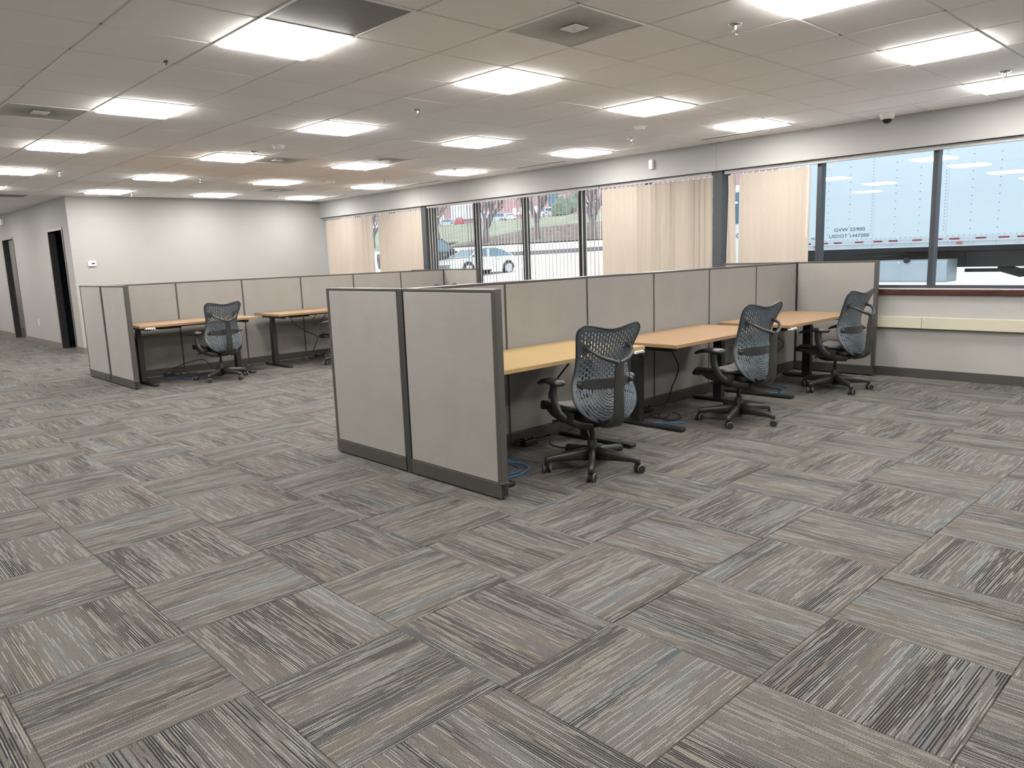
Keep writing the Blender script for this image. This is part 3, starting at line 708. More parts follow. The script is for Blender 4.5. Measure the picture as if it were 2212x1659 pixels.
def chair_proto():
    e = empty('office_chair')
    f = M['chairframe']
    # five-star base
    MB().lathe((0, 0, 0), ((.020, .045), (.030, .05), (.034, .08), (.037, .13), (.034, .19), (.030, .205), (.02, .207)), 20).build('hub', f, e, smooth=True)
    MB().lathe((0, 0, 0), ((.018, .205), (.018, .26), (.014, .26), (.014, .33)), 16).build('gas_column', M['plastic_b'], e, smooth=True)
    arm = MB(); rings = []
    for x, zc, hw, hh in ((.020, .112, .027, .046), (.12, .106, .024, .034), (.22, .099, .021, .025), (.285, .094, .019, .020), (.318, .086, .017, .022), (.334, .076, .013, .018)):
        rings.append([(x, -hw, zc-hh), (x, hw, zc-hh), (x, hw*.9, zc+hh*.55), (x, hw*.45, zc+hh), (x, -hw*.45, zc+hh), (x, -hw*.9, zc+hh*.55)])
    arm_me = arm.loft(rings).mesh('base_arm', f, True)
    wheel = MB().lathe((0, 0, 0), ((.020, -.011), (.027, -.010), (.0295, -.005), (.0295, .005), (.027, .010), (.020, .011)), 18)
    wheel.v = [(x, z, y) for x, y, z in wheel.v]
    wheel_me = wheel.mesh('caster_wheel', M['caster'], True)
    ring = MB().lathe((0, 0, 0), ((.0265, -.003), (.0305, -.003), (.0305, .0035), (.0265, .0035), (.0265, -.003)), 18); ring.v = [(x, z, y) for x, y, z in ring.v]
    ring_me = ring.mesh('wheel_ring', M['casterring'], True)
    stem_me = MB().cyl((0, 0, .028), .007, .007, .05, 10).box(-.012, .012, -.006, .006, .022, .05).mesh('caster_stem', f)
    for k in range(5):
        a = 2*PI*k/5
        ar = link('base_arm', arm_me, e, (0, 0, 0), (0, 0, a))
        cs = link('caster', stem_me, e, (.322*math.cos(a), .322*math.sin(a), 0), (0, 0, a+(.9, 2.2, .4, 1.5, 2.8)[k]))
        for sg in (-1, 1):
            link('wheel', wheel_me, cs, (.008, sg*.0185, .0295)); link('wheel_ring', ring_me, cs, (.008, sg*.0185+sg*.006, .0295))
    # tilt mechanism
    prof = [(-.30, .405), (-.27, .360), (-.16, .325), (-.05, .302), (.06, .292), (.13, .305), (.20, .35), (.22, .40), (.10, .425), (-.10, .425)]
    mech = MB().loft([[(x, s*(.115 if z > .38 else .075), z) for x, z in prof] for s in (-1, 1)])
    mech.loft([[(x*.75, s*(.15), z*.6+.165) for x, z in prof] for s in (-1, 1)])
    mech.build('tilt_mechanism', M['plastic_b'], e, bevel=.012)
    for s_ in (-1, 1):
        MB().tube([(.04, s_*.13, .36), (.05, s_*.22, .355), (.055, s_*.27, .35)], [.007, .007, .012], 8).build('tilt_lever', M['plastic_b'], e)
    # seat
    seat = MB(); NS, NT = 14, 18
    def seat_pt(u, v, dz=0):  # u -1..1 across, v 0..1 rear to front
        x = -.185+.485*v; half = .205+.045*math.sin(min(v*1.25, 1)*PI*.5) - .03*max(0, v-.85)/.15 - .07*max(0, .15-v)/.15
        z = .452 - .018*(1-u*u)*math.sin(v*PI) + .016*abs(u)**3 - .05*max(0, (v-.80)/.20)**2 + .02*max(0, .18-v)/.18
        return (x, half*u, z+dz)
    top = [[seat_pt(-1+2*i/NS, j/NT) for i in range(NS+1)] for j in range(NT+1)]
    bot = [[(p[0], p[1]*.97, p[2]-.022) for p in r] for r in top]
    n1 = NS+1; vs = [p for r in top for p in r]+[p for r in bot for p in r]; o2 = n1*(NT+1); fs = []
    for j in range(NT):
        for i in range(NS):
            a = j*n1+i; fs.append((a, a+1, a+n1+1, a+n1)); fs.append((a+o2+n1, a+o2+n1+1, a+o2+1, a+o2))
    for i in range(NS): fs.append((i+1, i, i+o2, i+o2+1)); a = NT*n1+i; fs.append((a, a+1, a+1+o2, a+o2))
    for j in range(NT): a = j*n1; fs.append((a, a+n1, a+n1+o2, a+o2)); a += NS; fs.append((a+n1, a, a+o2, a+n1+o2))
    seat.add(vs, fs).build('seat', M['seatmesh'], e, smooth=True)
    rim = [seat_pt(u, v, -.014) for u, v in [(1, k/14) for k in range(15)]+[(1-2*k/10, 1) for k in range(1, 10)]+[(-1, 1-k/14) for k in range(15)]+[(-1+2*k/10, 0) for k in range(1, 10)]]
    rr = MB().tube([Vector(p) for p in rim]+[Vector(rim[0])], .017, 8)
    # deep side cheeks and the front lip
    for s in (-1, 1):
        rr.loft([[(x, s*(.225 if abs(x) < .25 else .19)+dy, z) for x, z in ((-.14, .43), (-.12, .375), (-.02, .352), (.14, .375), (.235, .42), (.30, .405), (.325, .412), (.27, .452), (.0, .452))] for dy in (-.014, .014)])
    rr.build('seat_frame', M['plastic_b'], e, smooth=True, angle=50)
    # arms
    for s in (-1, 1):
        path = spline([(.035, s*.268, .605), (.030, s*.273, .54), (.008, s*.270, .47), (-.045, s*.245, .395), (-.115, s*.170, .350), (-.17, s*.090, .338)], 5)
        st = MB().tube(path, [.037-.004*i/len(path) for i in range(len(path))], 12, flat=(.56, 1.0))
        am = st.build('arm_post', f, e, smooth=True, angle=60)
        pad = MB(); rg = []
        for x, hw, zc, hh in ((-.080, .014, .620, .010), (-.072, .034, .620, .020), (-.048, .046, .621, .026), (.02, .050, .622, .026), (.09, .047, .620, .023), (.16, .041, .610, .019), (.215, .032, .594, .015), (.240, .016, .584, .009)):
            rg.append([(x, s*.268+hw*math.cos(a)*(1 if math.sin(a) > -.2 else .92), zc+hh*math.sin(a)*(1 if math.sin(a) > 0 else .8)) for a in [2*PI*q/14 for q in range(14)]])
        pad.loft(rg).build('arm_pad', f, e, smooth=True, angle=70)
    # back shell, rim, spine, yoke, lumbar
    sh = back_shell().build('back_shell', M['chairback'], e, smooth=True, angle=70)
    so = sh.modifiers.new('thickness', 'SOLIDIFY'); so.thickness = .006; so.offset = 0
    out = [shell_pt(1, k/50) for k in range(0, 51)]+[shell_pt(1-2*k/30, 1) for k in range(1, 30)]+[shell_pt(-1, 1-k/50) for k in range(0, 51)]
    MB().tube(out+[out[0]], .0068, 6).build('back_rim', M['chairrim'], e, smooth=True)
    sp = []
    for x, z, hw, hh in ((-.215, .352, .075, .018), (-.27, .362, .062, .020), (-.318, .392, .045, .022), (-.338, .45, .036, .019), (-.340, .56, .034, .016), (-.342, .66, .033, .015), (-.350, .74, .029, .014), (-.356, .775, .024, .013)):
        sp.append((Vector((x, 0, z)), hw, hh))
    rings = []
    for i, (p, hw, hh) in enumerate(sp):
        t = (sp[min(i+1, len(sp)-1)][0]-sp[max(i-1, 0)][0]).normalized(); nrm = Vector((t.z, 0, -t.x))
        rings.append([p+Vector((0, hw*a, 0))+nrm*hh*b_ for a, b_ in ((-1, -.5), (-.8, -1), (.8, -1), (1, -.5), (1, .5), (.8, 1), (-.8, 1), (-1, .5))])
    MB().loft(rings).build('back_spine', f, e, smooth=True, angle=50)
    for s in (-1, 1):
        k0 = Vector((-.205, s*.160, .862))
        MB().tube(spline([(-.352, s*.006, .770), (-.345, s*.050, .786), (-.318, s*.100, .806), (-.275, s*.145, .838), k0+Vector((-.010, 0, 0))], 6), [.0155-.004*i/24 for i in range(25)], 10).build('yoke_arm', f, e, smooth=True, angle=70)
        kn = MB().cyl((0, 0, 0), .022, .018, .018, 16, 0).build('yoke_knob', f, e, smooth=True); kn.location = k0+Vector((-.018, 0, 0))
    band = MB(); rg = []
    for k in range(17):
        s = -1+k/8; y = s*.195; x = interp(PROF_S, .625)+.058*s*s-.018; hh = .030 if abs(s) < .85 else .022
        rg.append([(x-.006, y, .625-hh), (x+.006, y, .625-hh), (x+.006, y, .625+hh), (x-.006, y, .625+hh)])
    lb = band.loft(rg).build('lumbar_band', f, e, smooth=True)
    for s in (-1, 1):
        MB().tube([(-.165, s*.186, .628), (-.182, s*.194, .626), (-.200, s*.196, .622)], [.016, .018, .011], 10).build('lumbar_knob', f, lb, smooth=True)
    return e
ch0 = chair_proto()
CH = [((-3.26, 3.83), 161, .0, 'slate blue mesh office chair at the yellow maple desk, nearest the viewer'),
      ((-3.24, 5.72), 169, 1.06, 'slate blue mesh office chair at the middle desk of the front cubicle row'),
      ((-3.22, 7.57), 173, 1.62, 'slate blue mesh office chair turned sideways beside the window wall'),
      ((-9.72, 4.01), 179, .30, 'slate blue mesh office chair at the aisle end of the rear cubicle row'),
      ((-9.62, 5.84), 205, .75, 'office chair half hidden behind the front end panel, rear row middle desk'),
      ((-9.66, 7.58), 178, .2, 'office chair whose top edge just shows above the front end panel')]
for k, ((x, y), ang, ba, lab) in enumerate(CH):
    c = ch0 if k == 0 else copy_tree(ch0)
    c.location = (x, y, 0); c.rotation_euler = (0, 0, math.radians(ang))
    tag(c, lab, 'chair', 'perforated back office chairs')
    # swivel the five-star base under the seat
    base_ang = (20, -6, 30, 16, 40, 0)[k]-ang
    rot = math.radians(base_ang)
    for ch in c.children:
        nm = ch.name.split('.')[0]
        if nm in ('base_arm', 'caster'):
            if nm == 'caster':
                r = Matrix.Rotation(rot, 3, 'Z') @ Vector(ch.location); ch.location = r
            ch.rotation_euler.z += rot
        elif nm != 'hub' and k == 5: ch.location.z += .045      # this seat is raised a little higher

# ------------------------------------------------------------------ cables
def cable(name, pts, r, m, label, cat='cable', n=8):
    e = MB().tube(spline(pts, n), r, 6).build(name, m, smooth=True, angle=80)
    return tag(e, label, cat)
cable('power_cable', [(-3.62, 5.28, .68), (-3.62, 5.30, .62), (-3.66, 5.45, .48), (-3.72, 5.52, .38), (-3.76, 5.50, .27), (-3.80, 5.52, .17), (-3.86, 5.50, .06), (-3.84, 5.42, .012), (-3.74, 5.36, .010), (-3.66, 5.42, .010), (-3.70, 5.55, .012), (-3.80, 5.56, .03), (-3.78, 5.44, .014), (-3.88, 5.38, .012), (-3.98, 5.48, .05), (-4.10, 5.48, .06)], .006, M['cable'], 'black power cable hanging under the middle front desk')
cable('power_cable', [(-3.95, 3.55, .70), (-3.97, 3.8, .66), (-3.97, 4.0, .665), (-3.95, 4.15, .69)], .005, M['cable'], 'black cable drooping under the yellow desk top')
cable('power_cable', [(-3.88, 4.30, .62), (-3.92, 4.22, .52), (-3.94, 4.14, .42), (-3.93, 4.12, .36)], .007, M['cable'], 'short black cable hanging beside the yellow desk leg')
cable('power_cable', [(-4.11, 3.96, .05), (-4.0, 4.05, .06), (-3.93, 4.12, .08), (-3.86, 4.05, .03), (-3.74, 4.10, .012), (-3.64, 4.22, .012), (-3.72, 4.34, .03), (-3.78, 4.38, .10), (-3.80, 4.42, .16)], .006, M['cable'], 'black cable looping on the floor under the yellow desk')
cable('network_cable', [(-4.10, 3.30, .05), (-3.95, 3.45, .008), (-3.74, 3.58, .007), (-3.60, 3.55, .007), (-3.53, 3.42, .007), (-3.54, 3.28, .007), (-3.60, 3.26, .007)], .0045, M['cable_blue'], 'blue network cable curling beside the near end panel')
cable('network_cable', [(-4.10, 3.20, .16), (-3.9, 3.38, .10), (-3.78, 3.52, .02), (-3.64, 3.50, .007), (-3.58, 3.42, .007), (-3.60, 3.32, .007), (-3.68, 3.27, .007)], .004, M['cable_blue'], 'thin blue cable dropping from the spine to the floor near the end panel')
cable('network_cable', [(-4.05, 5.2, .02), (-3.8, 5.20, .006), (-3.62, 5.28, .006), (-3.55, 5.40, .006)], .005, M['cable_blue'], 'blue network cable behind the middle desk foot')
cable('network_cable', [(-4.02, 6.9, .01), (-3.75, 6.95, .006), (-3.55, 7.10, .006), (-3.62, 7.35, .006), (-3.85, 7.5, .006)], .005, M['cable_blue'], 'blue network cable on the floor under the window end desk')
cable('power_cable', [(-3.55, 6.95, .68), (-3.56, 6.97, .60), (-3.55, 7.12, .50), (-3.60, 7.12, .42), (-3.72, 7.02, .30), (-3.82, 6.98, .20), (-3.95, 7.0, .03)], .005, M['cable'], 'black power cable hanging under the window end desk')
cable('power_cable', [(-3.90, 7.30, .012), (-3.75, 7.18, .03), (-3.62, 7.20, .012), (-3.55, 7.05, .010)], .006, M['cable'], 'black cable lying on the carpet under the window end desk')
cable('power_cable', [(-9.95, 5.16, .72), (-9.98, 5.22, .62), (-10.02, 5.42, .48), (-10.06, 5.62, .38), (-10.10, 5.60, .25), (-10.15, 5.60, .15), (-10.25, 5.86, .14), (-10.45, 5.98, .10), (-10.55, 5.96, .04), (-10.40, 5.78, .012), (-10.50, 5.70, .012), (-10.58, 5.86, .03)], .006, M['cable'], 'black power cable hanging under the rear middle desk')
cable('power_cable', [(-9.98, 5.60, .735), (-10.0, 5.52, .60), (-10.0, 5.56, .56), (-9.98, 5.70, .66), (-9.98, 5.76, .735)], .005, M['cable'], 'loop of black cable below the rear middle desk top')
cable('network_cable', [(-10.5, 6.3, .06), (-10.2, 6.05, .08), (-9.98, 5.80, .05), (-9.96, 5.80, .015), (-10.0, 5.98, .007), (-10.1, 6.2, .007)], .006, M['cable_white'], 'white cable looped on the floor under the rear middle desk')
cable('network_cable', [(-10.5, 3.5, .02), (-10.3, 3.7, .006), (-10.1, 3.72, .006), (-10.08, 3.85, .006), (-10.15, 4.02, .006)], .005, M['cable_blue'], 'blue network cable under the rear aisle desk')
cable('power_cable', [(-10.62, 3.72, .10), (-10.4, 3.82, .18), (-10.2, 3.98, .22), (-10.13, 4.08, .06), (-10.2, 4.2, .010), (-10.32, 4.3, .010)], .006, M['cable'], 'black cable arching behind the rear aisle chair')
def strip(loc, rz, label):
    e = empty('power_strip', loc, rz, label, 'power strip')
    MB().box(-.07, .07, -.03, .03, 0, .045).build('housing', M['plastic_b'], e, bevel=.005)
    MB().box(-.012, .012, .024, .034, .03, .048).build('switch', M['plastic_w'], e)
    for x in (-.045, .045): MB().box(x-.014, x+.014, -.014, .014, .045, .060).build('plug', M['plastic_b'], e, bevel=.003)
strip((-4.06, 4.02, 0), PI/2, 'black power strip by the base of the spine under the yellow desk')
strip((-4.06, 5.55, 0), PI/2, 'black power strip by the base of the spine under the middle desk')
strip((-10.62, 3.66, 0), PI/2, 'black power strip under the rear aisle desk')
strip((-10.62, 5.95, 0), PI/2, 'black power strip under the rear middle desk')

# ------------------------------------------------------------------ vertical blinds
VH0, VH1 = .985, 2.355
def vane_mesh(w=.089):
    n = 6; rings = []
    for z in (VH1, VH0):
        ring = [(-w/2+w*k/n, .009*math.sin(PI*k/n), z) for k in range(n+1)]
        ring += [(x, y+.0012, z) for x, y, _ in reversed(ring)]
        rings.append(ring)
    return MB().loft(rings).mesh('vane', M['vane'], False)
vane_me = vane_mesh()
clip_me = MB().box(-.006, .006, -.004, .004, VH1-.004, VH1+.022).mesh('vane_clip', M['plastic_w'])
BY = WY+.085
def blind(x0, x1, label, vanes, wand=None):
    e = empty('vertical_blind', (0, BY, 0), label=label, cat='blinds', group='vertical blinds')
    MB().box(x0, x1, -.022, .022, VH1+.018, HEAD-.004).build('headrail', M['headrail'], e, bevel=.003)
    k = 0
    for x, a, tilt in vanes:
        v = link('vane', vane_me, e, (x, 0, 0), (0, tilt, math.radians(a)))
        link('vane_clip', clip_me, v)
    if wand is not None:
        MB().tube([(wand, -.035, VH1+.02), (wand, -.04, 1.9), (wand-.005, -.042, 1.55)], .004, 6).build('wand', M['plastic_w'], e)
    return e
rnd = random.Random(3)
def closed(x0, x1, base=15, pitch=.081):
    n = int((x1-x0)/pitch); out = []
    for k in range(n+1):
        a = base+rnd.choice((0, 0, 4, -4, 8, 12, -8)); out.append((x0+.04+(x1-x0-.08)*k/max(n, 1), a, 0))
    return out
blind(WX+.04, -11.54, 'cream vertical blinds, closed, next to the far white wall', closed(-14.99, -13.24)+[(-13.22, -20, .012)]+closed(-12.98, -11.56), None)
opn = []
x = -11.33
while x < -7.27:
    opn.append((x, 135+rnd.uniform(-4, 4) if rnd.random() > .08 else 135+rnd.uniform(-13, 13), rnd.uniform(-.003, .003))); x += .0775
blind(-11.37, -7.27, 'vertical blinds with slats turned open before the parking lot view', opn)
blind(-7.25, -5.40, 'cream vertical blinds drawn closed left of the second column', closed(-7.22, -5.41), -7.23)
cl = closed(-5.215, -4.12, 9, .088)
cl[0] = (-5.175, 14, .022); cl[1] = (-5.06, 2, -.030); cl[2] = (-4.985, 20, .006)
blind(-5.22, -1.2, 'cream vertical blinds bunched beside the window with the trailer', cl, -4.12)

# ------------------------------------------------------------------ outdoors
def gz(y):
    return interp([(8.9, .28), (15, .30), (20, .42), (26, .52), (45, 1.55), (55, 2.60), (70, 5.1), (95, 7.8), (97, 7.85), (112, 7.9), (300, 8.0)], y)
def terrain(name, m, ys, xs, dz=0, label=None):
    vs, fs = [], []
    for y in ys:
        for x in xs: vs.append((x, y, gz(y)+dz+(0.12*math.sin(x*.13+y*.2) if 56 < y < 95 else 0)))
    n = len(xs)
    for j in range(len(ys)-1):
        for i in range(n-1): a = j*n+i; fs.append((a, a+1, a+n+1, a+n))
    return struct(MB().add(vs, fs).build(name, m, smooth=True), label)
XS = [-220+10*i for i in range(27)]
terrain('ground_parking_lot', M['asphalt'], [9.25, 15, 20, 26, 35, 45, 50, 55], XS, 0, 'pale parking lot outside')
terrain('ground_lawn', M['grass'], [55, 60, 65, 70, 76, 82, 88, 95], XS, 0, 'sloping pale green lawn')
terrain('ground_upper_lot', M['asphalt'], [95, 97, 112, 150], XS, 0, 'upper parking lot at the top of the slope')
terrain('ground_mulch_bed', M['mulch'], [55.2, 58, 61, 64, 67, 69], [-68, -62, -56, -50, -44, -38, -32, -26, -20], .10, 'brown mulch bed on the slope')
terrain('ground_mulch_patch', M['mulch'], [55.2, 57, 59], [-76, -74, -72, -70], .12, 'brown mulch patch below the tree')
cb = MB()
pts = [(-50, 43), (-46, 43.6), (-42, 44.4), (-36, 46), (-28, 49), (-18, 51), (0, 53)]
for (xa, ya), (xb, yb) in zip(pts, pts[1:]):
    cb.add([(xa, ya, gz(ya)-.1), (xb, yb, gz(yb)-.1), (xb, yb, gz(yb)+.32), (xa, ya, gz(ya)+.32), (xa, ya+.5, gz(ya)+.32), (xb, yb+.5, gz(yb)+.32)], [(0, 1, 2, 3), (3, 2, 5, 4)])
struct(cb.build('ground_curb', M['curb']), 'grey curb curving across the parking lot')

def car(loc, heading, paint, label, kind='sedan', scale=1.0):
    """local: forward +x, 4.6 m long"""
    e = empty('car', loc, heading, label, 'car', 'parked cars'); e.scale = (scale,)*3
    if kind == 'suv':
        body = [(-2.25, .35), (-2.3, .75), (-2.28, 1.05), (2.05, 1.08), (2.28, .92), (2.33, .6), (2.28, .32)]
        cab = [(-2.22, 1.05), (-2.05, 1.62), (-1.7, 1.74), (.2, 1.74), (.55, 1.66), (1.2, 1.08)]
    else:
        body = [(-2.25, .32), (-2.32, .62), (-2.28, .90), (-1.6, .96), (1.0, .93), (1.9, .80), (2.25, .66), (2.32, .45), (2.25, .25)]
        cab = [(-1.95, .92), (-1.35, 1.30), (-.8, 1.43), (.0, 1.44), (.45, 1.36), (1.25, .92)]
    rings = []
    for y, s, dz in ((-.90, .93, -.05), (-.93, .985, -.01), (-.84, 1, 0), (.84, 1, 0), (.93, .985, -.01), (.90, .93, -.05)):
        rings.append([(x*s, y, .28+(z-.28)*(1+dz)) for x, z in body])
    MB().loft(rings).build('body', paint, e, smooth=True, angle=35)
    top = max(z for _, z in cab); low = cab[0][1]
    rings = []
    for y, s in ((-.80, 0), (-.62, 1), (.62, 1), (.80, 0)):
        rings.append([(x*.97, math.copysign(.86-(.24*(z-low)/(top-low)), y) if abs(y) > .7 else math.copysign(.55, y)*(.80/.80), z if abs(y) > .7 else z+.012) for x, z in cab])
    MB().loft(rings).build('cabin', paint, e, smooth=True, angle=35)
    # glass: side windows and screens
    def lerp(a, b_, t): return (a[0]+(b_[0]-a[0])*t, a[1]+(b_[1]-a[1])*t)
    ins = [(x*.90, low+.03+(z-low)*.84) for x, z in cab]
    for s in (-1, 1):
        def yy(z): return s*(.868-(.24*(z-low)/(top-low)))
        half = len(ins)
        vs = [(x, yy(z), z) for x, z in ins]+[(x, yy(z)+s*.008, z) for x, z in ins]
        n = len(ins)
        MB().add(vs, [tuple(range(n)), tuple(range(2*n-1, n-1, -1))]+[(k, (k+1) % n, (k+1) % n+n, k+n) for k in range(n)]).build('side_window', M['carglass'], e)
        zc = low+.25
        MB().box(-.06, .03, min(yy(low)*1.0, yy(low)*1.012), max(yy(low)*1.0, yy(low)*1.012), low, top-.10).build('door_pillar', paint, e)
        MB().box(.75, .95, min(s*.88, s*1.02), max(s*.88, s*1.02), low+.0, low+.14).build('mirror', paint, e, bevel=.03)
        for hx in (-.75, .25): MB().box(hx, hx+.18, min(s*.93, s*.955), max(s*.93, s*.955), low-.16, low-.12).build('door_handle', M['alloy'], e)
    for (a, b_), nm in (((cab[-1], cab[-2]), 'windscreen'), ((cab[0], cab[1]), 'rear_window')):
        p, q = lerp(a, b_, .10), lerp(a, b_, .92); dx = .03 if nm == 'windscreen' else -.03
        MB().add([(p[0]*.97+dx, -.74, p[1]), (p[0]*.97+dx, .74, p[1]), (q[0]*.97+dx, .60, q[1]), (q[0]*.97+dx, -.60, q[1]), (p[0]*.97, -.74, p[1]-.01), (p[0]*.97, .74, p[1]-.01), (q[0]*.97, .60, q[1]-.01), (q[0]*.97, -.60, q[1]-.01)],
                 [(0, 1, 2, 3), (7, 6, 5, 4), (0, 4, 5, 1), (1, 5, 6, 2), (2, 6, 7, 3), (3, 7, 4, 0)]).build(nm, M['carglass'], e)
    for wx in (-1.38, 1.38):
        for s in (-1, 1):
            w = MB().cyl((wx, min(s*.74, s*.95), .33), .33, .33, .21, 24, 1).build('wheel', M['tyre'], e, smooth=True)
            MB().cyl((wx, min(s*.952, s*.962), .33), .235, .235, .01, 20, 1).build('hub_cap', M['alloy'], w)
            arch = [(wx+.40*math.cos(a), .33+.40*math.sin(a)) for a in [PI*k/12 for k in range(13)]]
            MB().prism(arch, min(s*.932, s*.942), max(s*.932, s*.942), 'y').build('wheel_arch', M['tyre'], e)
    for s in (-1, 1):
        MB().box(2.12, 2.30, min(s*.48, s*.84), max(s*.48, s*.84), .60 if kind != 'suv' else .80, .72 if kind != 'suv' else .95).build('head_lamp', M['lamp'], e, bevel=.03)
        MB().box(-2.31, -2.2, min(s*.5, s*.84), max(s*.5, s*.84), .70, .86).build('tail_lamp', M['reflector'], e)
    for zz in (.36, .44, .53):
        MB().box(2.24, 2.335, -.55, .55, zz, zz+.045).build('grille_bar', M['tyre'], e)
    return e
car((-30.0, 26.3, gz(26.3)), -PI/2, M['carwhite'], 'white sedan parked facing the windows')
car((-32.15, 24.7, gz(25.2)+.15), PI/2, M['cardark'], 'dark blue SUV parked behind the white sedan', 'suv', 1.08)
def at_px(px, Y):
    d = CF+CR*((px-IMG_W/2)/FPX)-CU*((555-IMG_H/2)/FPX); return d.x/d.y*Y
for px, Y, pt, lab, ang, kd in ((944, 105, M['cardark'], 'dark car parked left of the red car on the upper lot', 200, 'sedan'), (968, 100, M['carsilver'], 'pale pink and silver car directly left of the red car', 215, 'sedan'), (996, 98.5, M['carred'], 'red car parked at the top of the lawn', 140, 'sedan'),
                              (1070, 100, M['carsilver'], 'grey pickup-like car parked between tree and white sedan', 230, 'suv'), (1104, 99, M['carwhite'], 'white sedan on the upper lot behind the second window bar', 140, 'sedan'), (1182, 99, M['carwhite'], 'white car on the upper lot before the brick building sign', 150, 'suv')):
    car((at_px(px, Y), Y, gz(Y)), math.radians(ang), pt, lab, kd)

# brick building
b = empty('brick_building', (0, 118, gz(118)), label='long red brick building with white window bands beyond the lawn', cat='building')
MB().box(-230, 40, 0, 12, 0, 16).build('wall', M['bricks'], b)
MB().box(-230, 40, -.25, .0, 2.4, 2.9).build('band', M['winwhite'], b)
MB().box(-230, 40, -.4, 12, 16, 16.6).build('parapet', M['winwhite'], b)
pane_me = MB().box(-.65, .65, -.12, .02, -.45, .45).mesh('window', M['winwhite'])
for k in range(60):
    x = -178+k*2.1
    link('window', pane_me, b, (x, 0, 6.4))
    if k % 9 < 7: link('window', pane_me, b, (x, 0, 3.4))
bay = MB().box(-3.6, 3.6, -1.2, 0, 2.4, 7.4).build('entrance_bay', M['winwhite'], b); bay.location.x = at_px(1008, 118)
for k in range(4):
    for j in range(3): MB().box(-3.2+k*1.65, -2.0+k*1.65, -1.3, -1.2, 2.9+j*1.5, 3.9+j*1.5).build('bay_pane', M['lamp'], bay)
def text(name, body, size, m, parent, loc, rot, extrude=.004, sx=1.0):
    cu = bpy.data.curves.new(name, 'FONT'); cu.body = body; cu.size = size; cu.extrude = extrude; cu.align_x = 'LEFT'; cu.space_character = 1.02
    o = bpy.data.objects.new(name+'_curve', cu); COL.objects.link(o)
    dg = bpy.context.evaluated_depsgraph_get(); me = bpy.data.meshes.new_from_object(o.evaluated_get(dg)); me.materials.clear(); me.materials.append(m)
    bpy.data.objects.remove(o); t = bpy.data.objects.new(name, me); COL.objects.link(t); t.parent = parent; t.location = loc; t.rotation_euler = rot; t.scale = (sx, 1, 1)
    return t
text('sign_letters', 'DRS', 1.5, M['winwhite'], b, (at_px(1206, 118), -.2, 4.5), (PI/2, 0, 0), .05)
sgn = MB().box(-1.2, 1.2, -.3, 0, 3.4, 6.0).build('dark_window_bay', M['carglass'], b); sgn.location.x = at_px(1199, 118)

# bare trees
def tree(loc, h, seed, label, r0=.24, spread=.55):
    rg = random.Random(seed); e = empty('bare_tree', loc, 0, label, 'tree', 'bare trees on the slope'); trunk = MB(); br = MB(); tw = MB()
    def grow(p, d, L_, r, lev):
        q = p+d*L_*.5+Vector((rg.uniform(-.06, .06)*L_, rg.uniform(-.06, .06)*L_, 0)); t = p+d*L_
        (trunk if lev == 0 else br if lev < 3 else tw).tube([p, q, t], [r, r*.85, r*.68], 6 if lev < 2 else 4)
        if lev >= 6: return
        for k in range(rg.choice((2, 3)) if lev else 5):
            az = rg.uniform(0, 2*PI); sp_ = rg.uniform(.5, 1.0)*spread*(1.15 if lev == 0 else 1)
            nd = (d+Vector((math.cos(az)*sp_, math.sin(az)*sp_, rg.uniform(-.1, .25)))).normalized()
            grow(p+d*L_*rg.uniform(.75, 1.0), nd, L_*rg.uniform(.62, .84), r*rg.uniform(.5, .66), lev+1)
    grow(Vector((0, 0, -.3)), Vector((rg.uniform(-.08, .08), 0, 1)).normalized(), h*.17, r0, 0)
    trunk.build('trunk', M['bark'], e, smooth=True); br.build('branches', M['bark'], e); tag(tw.build('twigs', M['bark'], e), kind='stuff')
for px, Y, h, sd, r, lab in ((948, 60, 13, 1, .26, 'bare tree at the left edge of the open blinds'), (1051, 57, 12, 2, .46, 'thick bare tree seen between the first two window bars'), (1163, 58, 12, 4, .38, 'bare tree seen between the second and third window bars'), (1279, 56, 12, 5, .38, 'bare tree right before the closed blinds'), (808, 58, 11, 6, .3, 'bare tree seen through the narrow gap in the far blinds')):
    tree((at_px(px, Y), Y, gz(Y)), h, sd, lab, r)
e = empty('evergreen_bush', (at_px(1226, 98), 98, gz(98)), label='rounded green bush at the top of the lawn', cat='bush')
bm_ = MB(); rg = random.Random(5)
for k in range(9):
    a = 2*PI*k/9; c = (1.6*math.cos(a)*rg.uniform(.4, 1), 1.6*math.sin(a), rg.uniform(.9, 2.6))
    bm_.lathe(c, [(.05, -1.3), (.9, -1.0), (1.3, -.2), (1.1, .6), (.6, 1.1), (.05, 1.3)], 12)
bm_.build('foliage', M['evergreen'], e, smooth=True)
MB().tube([(0, 0, 0), (0, 0, 1.8)], .15, 8).build('stem', M['bark'], e)

